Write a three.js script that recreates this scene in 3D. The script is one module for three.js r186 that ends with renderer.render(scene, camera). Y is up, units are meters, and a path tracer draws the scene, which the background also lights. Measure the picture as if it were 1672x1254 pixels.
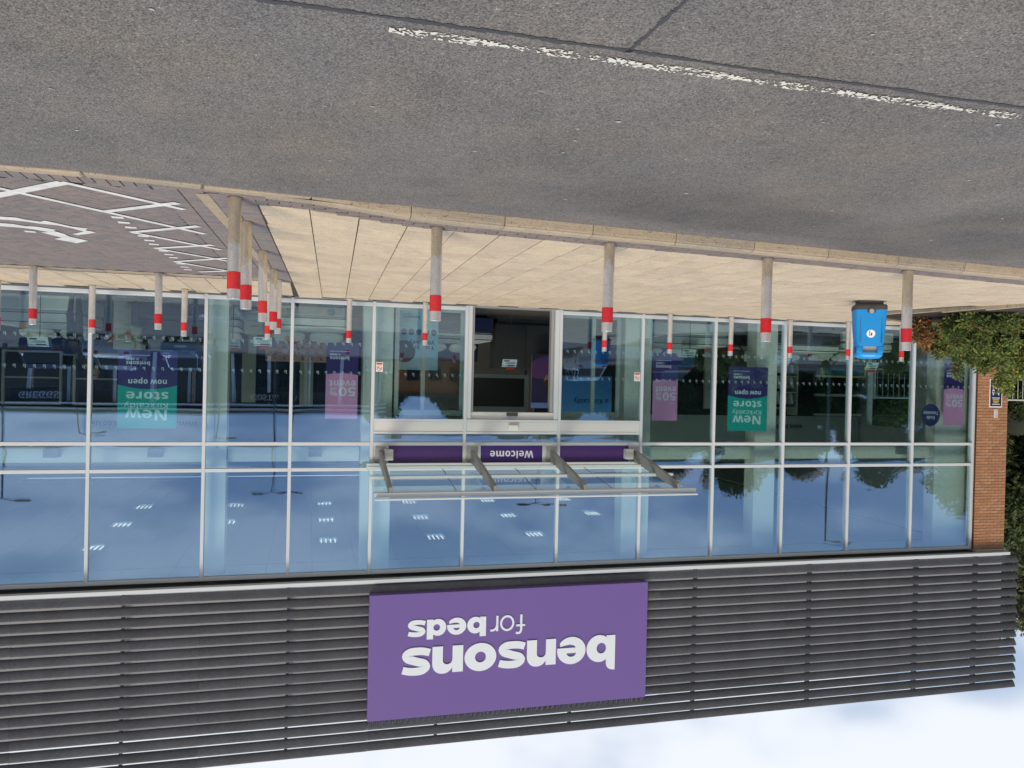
import * as THREE from 'three';
import { mergeGeometries } from 'three/addons/utils/BufferGeometryUtils.js';
import { RoundedBoxGeometry } from 'three/addons/geometries/RoundedBoxGeometry.js';
import { MarchingCubes } from 'three/addons/objects/MarchingCubes.js';
import { RectAreaLightUniformsLib } from 'three/addons/lights/RectAreaLightUniformsLib.js';

// ------------------------------------------------------------------ camera, sky, sun, exposure
const scene = new THREE.Scene();
const D2R = Math.PI / 180;
const camera = new THREE.PerspectiveCamera(53.06, 4 / 3, 0.1, 900);
camera.position.set(0, 1.504, 16);
camera.rotation.set(0.4648 * D2R, 14.687 * D2R, (1.306 + 180) * D2R, 'YXZ');   // the photograph was taken with the phone upside down

const renderer = new THREE.WebGLRenderer({ antialias: true });
renderer.toneMapping = THREE.LinearToneMapping;
renderer.toneMappingExposure = 1.75;
renderer.shadowMap.enabled = true;
RectAreaLightUniformsLib.init();

let seedState = 12345;
function rnd() { seedState = (seedState + 0x6d2b79f5) | 0; let t = Math.imul(seedState ^ (seedState >>> 15), 1 | seedState); t = (t + Math.imul(t ^ (t >>> 7), 61 | t)) ^ t; return ((t ^ (t >>> 14)) >>> 0) / 4294967296; }
const rr = (a, b) => a + (b - a) * rnd();
const clamp = (x, a = 0, b = 1) => Math.min(b, Math.max(a, x));
const smooth = (a, b, x) => { const t = clamp((x - a) / (b - a)); return t * t * (3 - 2 * t); };
function hash3(x, y, z) { let h = Math.imul(x, 374761393) + Math.imul(y, 668265263) + Math.imul(z, 2147483647 ^ 0x5bd1e995); h = Math.imul(h ^ (h >>> 13), 1274126177); return ((h ^ (h >>> 16)) >>> 0) / 4294967296; }
function noise3(x, y, z) {
  const xi = Math.floor(x), yi = Math.floor(y), zi = Math.floor(z); let fx = x - xi, fy = y - yi, fz = z - zi;
  fx = fx * fx * (3 - 2 * fx); fy = fy * fy * (3 - 2 * fy); fz = fz * fz * (3 - 2 * fz);
  const l = (a, b, t) => a + (b - a) * t, c = (i, j, k) => hash3(xi + i, yi + j, zi + k);
  return l(l(l(c(0, 0, 0), c(1, 0, 0), fx), l(c(0, 1, 0), c(1, 1, 0), fx), fy), l(l(c(0, 0, 1), c(1, 0, 1), fx), l(c(0, 1, 1), c(1, 1, 1), fx), fy), fz);
}
function fbm(x, y, z, o = 5) { let s = 0, a = 0.5, n = 0; for (let i = 0; i < o; i++) { s += a * noise3(x, y, z); n += a; a *= 0.52; x = x * 2.03 + 7.1; y = y * 2.03 + 3.7; z = z * 2.03 + 1.9; } return s / n; }

{ // broken cloud: one even, slightly bluish layer with brighter and greyer-blue patches
  const W = 1024, H = 512, data = new Float32Array(W * H * 4);
  for (let j = 0; j < H; j++) {
    const el = ((j + 0.5) / H - 0.5) * Math.PI, sy = Math.sin(el), cy = Math.cos(el);
    for (let i = 0; i < W; i++) {
      const az = ((i + 0.5) / W - 0.5) * 2 * Math.PI, x = Math.cos(az) * cy, z = Math.sin(az) * cy;
      const k = 1 / (Math.max(sy, 0) + 0.22), px = x * k * 0.62, pz = z * k * 0.62;
      let c = fbm(px * 3.1 + 35.62, 2.5, pz * 3.1 + 45.84, 6);
      c = smooth(0.37, 0.60, c + 0.22 * (fbm(px * 9 + 35.62, 9.1, pz * 9 + 45.84, 4) - 0.5));
      const o = (j * W + i) * 4;
      data[o] = 0.25 + 0.265 * c; data[o + 1] = 0.32 + 0.22 * c; data[o + 2] = 0.43 + 0.155 * c; data[o + 3] = 1;
    }
  }
  const sky = new THREE.DataTexture(data, W, H, THREE.RGBAFormat, THREE.FloatType);
  sky.mapping = THREE.EquirectangularReflectionMapping; sky.magFilter = THREE.LinearFilter; sky.needsUpdate = true;
  scene.background = sky; scene.environment = sky;
}
const sun = new THREE.DirectionalLight(0xffecd4, 1.5);
sun.position.set(14, 34, 30); sun.target.position.set(-4, 0, 0); sun.shadow.radius = 40; sun.castShadow = true;
sun.shadow.mapSize.set(2048, 2048); Object.assign(sun.shadow.camera, { left: -45, right: 45, top: 45, bottom: -45, near: 1, far: 140 });
scene.add(sun, sun.target);

// ------------------------------------------------------------------ helpers
const taken = new Map();
function numbered(n) { const k = taken.get(n) || 0; taken.set(n, k + 1); return k ? n + '_' + String(k).padStart(3, '0') : n; }
function shadows(o) { o.castShadow = true; o.receiveShadow = true; return o; }
function tag(o, label, category, group, kind) { if (label) o.userData.label = label; if (category) o.userData.category = category; if (group) o.userData.group = group; if (kind) o.userData.kind = kind; return o; }
function thing(name, label, category, pos = [0, 0, 0], turn = 0, group) {
  const g = new THREE.Group(); g.name = numbered(name); g.position.set(...pos); g.rotation.y = turn; scene.add(g); return tag(g, label, category, group);
}
function part(name, geo, mat, parent) { const m = shadows(new THREE.Mesh(Array.isArray(geo) ? merge(geo) : geo, mat)); m.name = name; parent.add(m); return m; }
function single(name, geo, mat, label, category, group) { const m = shadows(new THREE.Mesh(Array.isArray(geo) ? merge(geo) : geo, mat)); m.name = numbered(name); scene.add(m); return tag(m, label, category, group); }
function structure(name, geo, mat) { const m = shadows(new THREE.Mesh(Array.isArray(geo) ? merge(geo) : geo, mat)); m.name = numbered(name); m.userData.kind = 'structure'; scene.add(m); return m; }
function merge(list) { return mergeGeometries(list.map((g) => { const q = g.index ? g.toNonIndexed() : g; for (const k of Object.keys(q.attributes)) if (!['position', 'normal', 'uv'].includes(k)) q.deleteAttribute(k); return q; })); }
function uvm(g, s = 1) { // box-projected uv in metres
  if (g.index) g = g.toNonIndexed();
  g.computeVertexNormals();
  const p = g.attributes.position, n = g.attributes.normal, uv = new Float32Array(p.count * 2);
  for (let i = 0; i < p.count; i++) {
    const ax = Math.abs(n.getX(i)), ay = Math.abs(n.getY(i)), az = Math.abs(n.getZ(i));
    let u, v; if (ay >= ax && ay >= az) { u = p.getX(i); v = p.getZ(i); } else if (ax >= az) { u = p.getZ(i); v = p.getY(i); } else { u = p.getX(i); v = p.getY(i); }
    uv[2 * i] = u * s; uv[2 * i + 1] = v * s;
  }
  g.setAttribute('uv', new THREE.BufferAttribute(uv, 2)); return g;
}
function bx(x0, x1, y0, y1, z0, z1) { const g = new THREE.BoxGeometry(Math.abs(x1 - x0), Math.abs(y1 - y0), Math.abs(z1 - z0)); g.translate((x0 + x1) / 2, (y0 + y1) / 2, (z0 + z1) / 2); return uvm(g); }
function rb(x0, x1, y0, y1, z0, z1, r = 0.02, s = 2) { const g = new RoundedBoxGeometry(Math.abs(x1 - x0), Math.abs(y1 - y0), Math.abs(z1 - z0), s, r); g.translate((x0 + x1) / 2, (y0 + y1) / 2, (z0 + z1) / 2); return g; }
function cyl(r0, r1, h, x, y, z, seg = 20) { const g = new THREE.CylinderGeometry(r1, r0, h, seg); g.translate(x, y + h / 2, z); return g; }
function bar(a, b, r, seg = 8) { const A = new THREE.Vector3(...a), B = new THREE.Vector3(...b), d = B.clone().sub(A); const g = new THREE.CylinderGeometry(r, r, d.length(), seg); g.applyQuaternion(new THREE.Quaternion().setFromUnitVectors(new THREE.Vector3(0, 1, 0), d.clone().normalize())); const c = A.add(B).multiplyScalar(0.5); g.translate(c.x, c.y, c.z); return g; }
function chamferBlock(w, h, d, c, u0 = 0, v0 = 0) { // centre top at y = 0, chamfered top edges, no underside
  const a = w / 2, b = d / 2, P = [];
  const T = [[-a + c, 0, -b + c], [a - c, 0, -b + c], [a - c, 0, b - c], [-a + c, 0, b - c]], E = [[-a, -c, -b], [a, -c, -b], [a, -c, b], [-a, -c, b]], L = [[-a, -h, -b], [a, -h, -b], [a, -h, b], [-a, -h, b]];
  const quad = (p, q, r, s) => P.push(...p, ...s, ...r, ...p, ...r, ...q);
  quad(T[0], T[1], T[2], T[3]);
  for (let i = 0; i < 4; i++) { const j = (i + 1) % 4; quad(E[i], E[j], T[j], T[i]); quad(L[i], L[j], E[j], E[i]); }
  const g = new THREE.BufferGeometry(); g.setAttribute('position', new THREE.Float32BufferAttribute(P, 3)); g.computeVertexNormals();
  const uv = []; for (let i = 0; i < P.length; i += 3) uv.push(P[i] + u0, P[i + 2] + v0);
  g.setAttribute('uv', new THREE.Float32BufferAttribute(uv, 2)); return g;
}
function sheet(pts, y, seg) { // flat polygon on the ground, points [x, z]; y number or function
  const s = new THREE.Shape(pts.map(([x, z]) => new THREE.Vector2(x, -z))); const g = new THREE.ShapeGeometry(s); g.rotateX(-Math.PI / 2);
  const p = g.attributes.position; for (let i = 0; i < p.count; i++) p.setY(i, typeof y === 'function' ? y(p.getX(i), p.getZ(i)) : y); g.computeVertexNormals(); return g;
}
function gridSheet(x0, x1, nx, z0, z1, nz, f) {
  const P = [], U = [], I = []; for (let j = 0; j <= nz; j++) for (let i = 0; i <= nx; i++) { const x = x0 + (x1 - x0) * i / nx, z = z0 + (z1 - z0) * j / nz; P.push(x, f(x, z), z); U.push(x, z); }
  for (let j = 0; j < nz; j++) for (let i = 0; i < nx; i++) { const a = j * (nx + 1) + i, b = a + 1, c = a + nx + 1, d = c + 1; I.push(a, c, b, b, c, d); }
  const g = new THREE.BufferGeometry(); g.setAttribute('position', new THREE.Float32BufferAttribute(P, 3)); g.setAttribute('uv', new THREE.Float32BufferAttribute(U, 2)); g.setIndex(I); g.computeVertexNormals(); return g;
}

// ------------------------------------------------------------------ procedural textures
const toS = (x) => { x = clamp(x); return 255 * (x <= 0.0031308 ? 12.92 * x : 1.055 * Math.pow(x, 1 / 2.4) - 0.055); };
function vnoise(N, cx, cy = cx) {
  const L = new Float32Array(cx * cy); for (let i = 0; i < L.length; i++) L[i] = rnd();
  const out = new Float32Array(N * N), X0 = new Int32Array(N), X1 = new Int32Array(N), FX = new Float32Array(N);
  for (let i = 0; i < N; i++) { const x = i / N * cx, k = Math.floor(x); let f = x - k; f = f * f * (3 - 2 * f); X0[i] = k % cx; X1[i] = (k + 1) % cx; FX[i] = f; }
  for (let j = 0; j < N; j++) { const y = j / N * cy, k = Math.floor(y); let f = y - k; f = f * f * (3 - 2 * f); const r0 = (k % cy) * cx, r1 = ((k + 1) % cy) * cx;
    for (let i = 0; i < N; i++) { const a = L[r0 + X0[i]] + (L[r0 + X1[i]] - L[r0 + X0[i]]) * FX[i], b = L[r1 + X0[i]] + (L[r1 + X1[i]] - L[r1 + X0[i]]) * FX[i]; out[j * N + i] = a + (b - a) * f; } }
  return out;
}
function texture(N, fn, srgb = true, rep = 1) {
  const d = new Uint8Array(N * N * 4), o = [0, 0, 0, 1];
  for (let i = 0; i < N * N; i++) { o[3] = 1; fn(i, o); if (srgb) { d[4 * i] = toS(o[0]); d[4 * i + 1] = toS(o[1]); d[4 * i + 2] = toS(o[2]); } else { d[4 * i] = 255 * clamp(o[0]); d[4 * i + 1] = 255 * clamp(o[1]); d[4 * i + 2] = 255 * clamp(o[2]); } d[4 * i + 3] = 255 * clamp(o[3]); }
  const t = new THREE.DataTexture(d, N, N); t.wrapS = t.wrapT = THREE.RepeatWrapping; t.magFilter = THREE.LinearFilter; t.minFilter = THREE.LinearMipmapLinearFilter; t.generateMipmaps = true; if (srgb) t.colorSpace = THREE.SRGBColorSpace; t.repeat.set(rep, rep); t.needsUpdate = true; return t;
}
const std = (o) => new THREE.MeshStandardMaterial(o), phy = (o) => new THREE.MeshPhysicalMaterial(o);
const C = (r, g, b) => new THREE.Color().setRGB(r, g, b === undefined ? r : b);
const grey = (v) => C(v, v, v);

// asphalt: aggregate grain at 5 and 10 mm, wear patches, a little brown
const asphalt = (() => {
  const N = 2048, S = 4, a = vnoise(N, 760), b = vnoise(N, 380), c = vnoise(N, 90), d = vnoise(N, 14), e = vnoise(N, 5), f = vnoise(N, 9);
  const map = texture(N, (i, o) => { const g = 0.72 * a[i] + 0.28 * b[i]; let v = 0.150 + 0.23 * (g - 0.5) + 0.02 * (c[i] - 0.5) + 0.022 * (d[i] - 0.5) + 0.02 * (e[i] - 0.5); if (a[i] * b[i] > 0.80) v += 0.2; const t = 0.5 * (f[i] - 0.5) + 0.25 * (d[i] - 0.5); v = Math.max(v, 0.025); o[0] = v * (1.06 + 0.14 * t); o[1] = v * (0.99 + 0.02 * t); o[2] = v * (0.92 - 0.14 * t); }, true, 1 / S);
  const bump = texture(N, (i, o) => { o[0] = o[1] = o[2] = 0.5 * a[i] + 0.5 * b[i]; }, false, 1 / S);
  return std({ map, bumpMap: bump, bumpScale: 0.007, roughness: 0.86 });
})();
const grainTex = (() => { const N = 512, a = vnoise(N, 200), b = vnoise(N, 60), c = vnoise(N, 8), d = vnoise(N, 22);
  return { fine: texture(N, (i, o) => { const v = 0.86 + 0.28 * (a[i] - 0.5) + 0.14 * (b[i] - 0.5) + 0.20 * (c[i] - 0.5) + 0.1 * (d[i] - 0.5); o[0] = o[1] = o[2] = v; }, true, 1), bump: texture(N, (i, o) => { o[0] = o[1] = o[2] = 0.6 * a[i] + 0.4 * b[i]; }, false, 1) }; })();
function grainMat(col, rough = 0.9, scale = 1, bump = 0.0015) { const m = grainTex.fine.clone(), b = grainTex.bump.clone(); m.repeat.set(scale, scale); b.repeat.set(scale, scale); m.needsUpdate = b.needsUpdate = true; return std({ color: col, map: m, bumpMap: b, bumpScale: bump, roughness: rough }); }
const slabTex = (() => { const N = 1024, a = vnoise(N, 420), b = vnoise(N, 150), c = vnoise(N, 10), d = vnoise(N, 30), e = vnoise(N, 14, 260);
  return { map: texture(N, (i, o) => { let v = 0.90 + 0.22 * (a[i] - 0.5) + 0.12 * (b[i] - 0.5) + 0.16 * (c[i] - 0.5) + 0.1 * (d[i] - 0.5) - 0.16 * smooth(0.78, 0.9, e[i]); if (a[i] * b[i] < 0.035) v *= 0.62; o[0] = v; o[1] = v * (1 - 0.03 * c[i]); o[2] = v * (1 - 0.08 * c[i]); }, true, 0.5), bump: texture(N, (i, o) => { o[0] = o[1] = o[2] = 0.5 * a[i] + 0.5 * e[i]; }, false, 0.5) }; })();
// ------------------------------------------------------------------ ground heights (metres)
const roadY = (x, z) => -0.015 + 0.0225 * clamp(-x, 0, 14);
const paveY = (x, z) => { if (x > 0.42) return 0; const t = clamp(z / 8.9), k = 0.085 * smooth(0.42, -1.2, x) + 0.0225 * clamp(-x, 0, 14); return k * t; };

// far ground, car park and road
structure('ground', gridSheet(-420, 420, 12, -420, 420, 12, () => -0.45), grainMat(C(0.07, 0.09, 0.04), 1, 0.2));
{ // wear of the surface: paler wheel-polished lanes, browner and darker patches, in the stone itself
  const g = mergeGeometries([gridSheet(-14, 14, 140, 9.02, 18.02, 45, (x, z) => roadY(x, z)), gridSheet(-42, -14, 14, 9.02, 18.02, 3, (x, z) => roadY(x, z)), gridSheet(14, 60, 20, 9.02, 18.02, 3, (x, z) => roadY(x, z)), gridSheet(-42, 60, 51, 18.02, 74, 28, (x, z) => roadY(x, z))]);
  const p = g.attributes.position, c = new Float32Array(p.count * 3);
  for (let i = 0; i < p.count; i++) { const x = p.getX(i), z = p.getZ(i), a = fbm(x * 0.55, 4.4, z * 0.9, 4) - 0.5, b = fbm(x * 1.7 + 9, 1.4, z * 2.4, 3) - 0.5, s = fbm(x * 0.35 + 3, 7.7, z * 0.5, 3); const k = 1 + 0.42 * a + 0.28 * b - 0.30 * smooth(0.62, 0.74, s); c[3 * i] = k * (1 + 0.10 * b); c[3 * i + 1] = k; c[3 * i + 2] = k * (1 - 0.12 * b); }
  g.setAttribute('color', new THREE.BufferAttribute(c, 3)); asphalt.vertexColors = true; structure('road', g, asphalt);
  const fl = []; for (let i = 0; i < 46; i++) { const x = rr(-7, 3), z = rr(9.4, 13.6), r = rr(0.007, 0.018), n = 7, pts = []; for (let k = 0; k < n; k++) { const a = k / n * 6.283; pts.push([x + Math.cos(a) * r * rr(0.6, 1.5), z + Math.sin(a) * r * rr(0.5, 1)]); } fl.push(sheet(pts.reverse(), (X, Z) => roadY(X, Z) + 0.006)); }
  const f = structure('road_flecks', fl, std({ color: C(0.42, 0.40, 0.37), roughness: 0.9, side: THREE.DoubleSide })); f.userData.kind = 'stuff'; tag(f, 'pale flecks of chewing gum and grit on the tarmac', 'litter');
}
// worn white edge line and the bitumen seams beside it
{
  const N = 1024, a = vnoise(N, 130, 9), b = vnoise(N, 56, 5), c = vnoise(N, 9, 2);
  const wear = texture(N, (i, o) => { const v = (i / N | 0) / N, edge = Math.min(v, 1 - v); const q = 0.55 * a[i] + 0.45 * b[i] + 0.45 * (c[i] - 0.5) + 0.22 * smooth(0, 0.35, edge) - 0.20; const k = q > 0.50 ? 1 : 0; o[0] = o[1] = o[2] = k; o[3] = k; }, false);
  wear.wrapT = THREE.ClampToEdgeWrapping;
  const paint = std({ color: C(0.68, 0.65, 0.57), alphaMap: wear, alphaTest: 0.5, roughness: 0.8, side: THREE.DoubleSide });
  const strip = (pts, w, lift, vary = 0) => { // ribbon along points on the road
    const P = [], U = [], I = []; let s = 0;
    pts.forEach(([x, z], i) => { const a = pts[Math.max(0, i - 1)], b = pts[Math.min(pts.length - 1, i + 1)]; const dx = b[0] - a[0], dz = b[1] - a[1], l = Math.hypot(dx, dz); if (i) s += Math.hypot(x - pts[i - 1][0], z - pts[i - 1][1]);
      const q = w / 2 * (1 + vary * (noise3(i * 0.9, 3.3, 1) - 0.5)); for (const e of [-1, 1]) { const X = x - dz / l * q * e, Z = z + dx / l * q * e; P.push(X, roadY(X, Z) + lift, Z); U.push(s / 1.2, e * 0.5 + 0.5); } });
    for (let i = 0; i < pts.length - 1; i++) I.push(2 * i, 2 * i + 1, 2 * i + 2, 2 * i + 1, 2 * i + 3, 2 * i + 2);
    const g = new THREE.BufferGeometry(); g.setAttribute('position', new THREE.Float32BufferAttribute(P, 3)); g.setAttribute('uv', new THREE.Float32BufferAttribute(U, 2)); g.setIndex(I); g.computeVertexNormals(); return g;
  };
  const run = (x0, z0, x1, z1, n, wob) => Array.from({ length: n + 1 }, (_, i) => { const t = i / n; return [x0 + (x1 - x0) * t, z0 + (z1 - z0) * t + wob * (noise3(x0 + t * (x1 - x0) * 4, 5.5, 2) - 0.5)]; });
  const line = structure('worn_road_line', strip(run(-0.30, 12.60, -9.5, 13.0, 80, 0.012), 0.078, 0.008), paint); line.material.side = THREE.DoubleSide;
  const frag = texture(512, (() => { const a = vnoise(512, 90, 5), b = vnoise(512, 40, 3); return (i, o) => { const v = (i / 512 | 0) / 512, e = Math.min(v, 1 - v); const k = 0.5 * a[i] + 0.5 * b[i] + 0.5 * smooth(0, 0.4, e) > 0.60 ? 1 : 0; o[0] = o[1] = o[2] = o[3] = k; }; })(), false); frag.wrapT = THREE.ClampToEdgeWrapping;
  const seam = std({ color: C(0.058, 0.06, 0.068), roughness: 0.7, alphaMap: frag, alphaTest: 0.5, side: THREE.DoubleSide });
  structure('bitumen_seam', strip(run(2.6, 12.60, -9.5, 13.07, 130, 0.03), 0.036, 0.004, 0.8), seam);
  structure('bitumen_seam', strip(run(-1.36, 12.74, -1.50, 15.5, 40, 0), 0.022, 0.004, 1.2), seam);
}

// ------------------------------------------------------------------ pavement of buff slabs
const slabMats = [0, 1, 2, 3].map((k) => std({ color: [C(0.63, 0.53, 0.395), C(0.60, 0.505, 0.375), C(0.65, 0.545, 0.405), C(0.585, 0.49, 0.37)][k], map: slabTex.map, bumpMap: slabTex.bump, bumpScale: 0.0025, roughness: 0.9 }));
const bedMat = grainMat(C(0.06, 0.052, 0.042), 1, 2);
const pavement = structure('pavement', [gridSheet(-24, 0.46, 240, 0, 8.86, 20, (x, z) => paveY(x, z) - 0.005 - 0.009 * smooth(-1.7, -1.2, x)), gridSheet(0.46, 14, 20, 0, 2.6, 6, () => -0.0045)].map((g) => g.toNonIndexed()), bedMat);
{
  const geos = []; for (let k = 0; k < 6; k++) geos.push(chamferBlock(0.441, 0.05, 0.436, 0.003, rr(0, 2), rr(0, 2)));
  const half = []; for (let k = 0; k < 3; k++) half.push(chamferBlock(0.441, 0.05, 0.211, 0.003, rr(0, 2), rr(0, 2)));
  const cand = [];
  const inBed = (x, z) => x < -10.15 - 0.06 * 0 && (z > 3.6 || x < -12.7 - (z - 1.9) * 0 && z > 2.2 || z > 3.4 - (-x - 10.15) * 0.55 && z > 1.95);
  for (let c = 0; c < 56; c++) {
    const skew = -0.028; // the courses run a little askew to the kerb
    for (let r = -1; r < 21; r++) {
      const off = (c % 2) * 0.225; let z = 8.68 - 0.225 - r * 0.45 - off, h = false; if (r === -1) { if (!off) continue; z = 8.68 - 0.11; h = true; }
      if (z < 0.20) continue;
      const x = 0.262 - c * 0.45 + (8.6 - z) * skew; if (inBed(x, z) || x < -17.9) continue;
      if (x > 0.2 && z > 8.6) continue;
      cand.push([x, z, h]);
    }
  }
  for (let c = 0; c < 26; c++) for (let r = 0; r < 6; r++) { const x = 0.74 + c * 0.45 - 0.16, z = 2.36 - r * 0.45 - (c % 2) * 0.225; if (z > 0.2 && x > 0.3) cand.push([x, z, false]); if (r === 0 && c % 2) cand.push([x, 2.36 + 0.1125, true]); }
  const dist = (x, z) => Math.hypot(x, z - 16); cand.sort((a, b) => dist(a[0], a[1]) - dist(b[0], b[1]));
  const rest = [[], [], [], []], m = new THREE.Matrix4(), q = new THREE.Quaternion(), e = new THREE.Euler();
  cand.forEach(([x, z, h], i) => {
    const sx = (paveY(x + 0.05, z) - paveY(x - 0.05, z)) / 0.1, sz = (paveY(x, z + 0.05) - paveY(x, z - 0.05)) / 0.1;
    e.set(-Math.atan(sz) + rr(-0.002, 0.002), (x < 0.5 && z > 0 ? 0.028 : 0) + rr(-0.002, 0.002), Math.atan(sx) + rr(-0.002, 0.002)); q.setFromEuler(e);
    const g = h ? half[i % 3] : geos[Math.floor(rnd() * 6)], k = Math.floor(rnd() * 4), y = paveY(x, z) + rr(-0.002, 0.002);
    if (i < 300) { const s = part('paving_slab', g, slabMats[k], pavement); s.position.set(x, y, z); s.quaternion.copy(q); }
    else rest[k].push(g.clone().applyMatrix4(m.compose(new THREE.Vector3(x, y, z), q, new THREE.Vector3(1, 1, 1))));
  });
  rest.forEach((l, k) => { if (l.length) part('distant_slabs', mergeGeometries(l), slabMats[k], pavement).userData.kind = 'stuff'; });
}

// ------------------------------------------------------------------ kerb, drain strip of dark setts
const kerbMats = [C(0.42, 0.35, 0.26), C(0.38, 0.33, 0.26), C(0.45, 0.375, 0.28)].map((c) => std({ color: c, map: slabTex.map, bumpMap: slabTex.bump, bumpScale: 0.004, roughness: 0.92 }));
const settMats = [C(0.235, 0.195, 0.18), C(0.215, 0.185, 0.175), C(0.25, 0.205, 0.188), C(0.205, 0.175, 0.165)].map((c) => grainMat(c, 0.9, 1.3));
const kerb = structure('kerb', gridSheet(-24, 14, 40, 8.97, 9.12, 2, (x, z) => paveY(x, z) - 0.014), kerbMats[1]);
{
  for (let i = 0; i < 30; i++) { // kerb stones 0.86 m long, dropping to the road at the bay
    const x1 = 0.02 - i * 0.862, x0 = x1 - 0.854, n = 4, P = [];
    const prof = (x) => { const t = paveY(x, 8.9) + 0.002, b = roadY(x, 9.2) - 0.05; return [[8.98, t - 0.01], [8.98, t], [9.085, t], [9.115, t - 0.014], [9.125, t - 0.035], [9.14, b]].map(([z, y]) => [x, y, z]); };
    const rows = []; for (let k = 0; k <= n; k++) rows.push(prof(x0 + (x1 - x0) * k / n));
    for (let k = 0; k < n; k++) for (let j = 0; j < 5; j++) { const a = rows[k][j], b = rows[k][j + 1], c = rows[k + 1][j + 1], d = rows[k + 1][j]; P.push(...a, ...b, ...c, ...a, ...c, ...d); }
    for (const [R, f] of [[rows[0], 1], [rows[n], 0]]) for (let j = 1; j < 5; j++) f ? P.push(...R[0], ...R[j + 1], ...R[j]) : P.push(...R[0], ...R[j], ...R[j + 1]);
    const g = new THREE.BufferGeometry(); g.setAttribute('position', new THREE.Float32BufferAttribute(P, 3)); const u = uvm(g, 1); part('kerb_stone', u, kerbMats[i % 3], kerb);
  }
  for (let i = 0; i < 15; i++) { const x0 = 0.03 + i * 0.862; const g = chamferBlock(0.854, 0.08, 0.125, 0.012, rr(0, 2), rr(0, 2)); const s = part('kerb_stone', g, kerbMats[i % 3], kerb); const kz = (x) => 9.07 + 0.255 * smooth(-0.3, 2.0, x), xc = x0 + 0.427; s.position.set(xc, 0.004, kz(xc)); s.rotation.y = -Math.atan2(kz(xc + 0.42) - kz(xc - 0.42), 0.84); }
  const sg = [0, 1, 2, 3].map(() => chamferBlock(0.190, 0.05, 0.090, 0.003, rr(0, 2), rr(0, 2)));
  const rest = [[], [], [], []]; let n = 0;
  for (let i = 0; i < 92; i++) for (let j = 0; j < 3; j++) { const x = 0.50 - i * 0.2 - (j % 2) * 0.1, z = 8.735 + j * 0.1; const y = paveY(x, 8.9) * 1 - 0.001 + rr(-0.002, 0.002), k = (rnd() * 4) | 0;
    if (n++ < 270 && i < 60) { const s = part('sett', sg[(i + j) % 4], settMats[k], kerb); s.position.set(x, y, z); s.rotation.z = 0.0225 * -1; } else { const g = sg[(i + j) % 4].clone(); g.translate(x, y, z); rest[k].push(g); } }
  rest.forEach((l, k) => { if (l.length) part('distant_setts', mergeGeometries(l), settMats[k], kerb).userData.kind = 'stuff'; });
}

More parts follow.
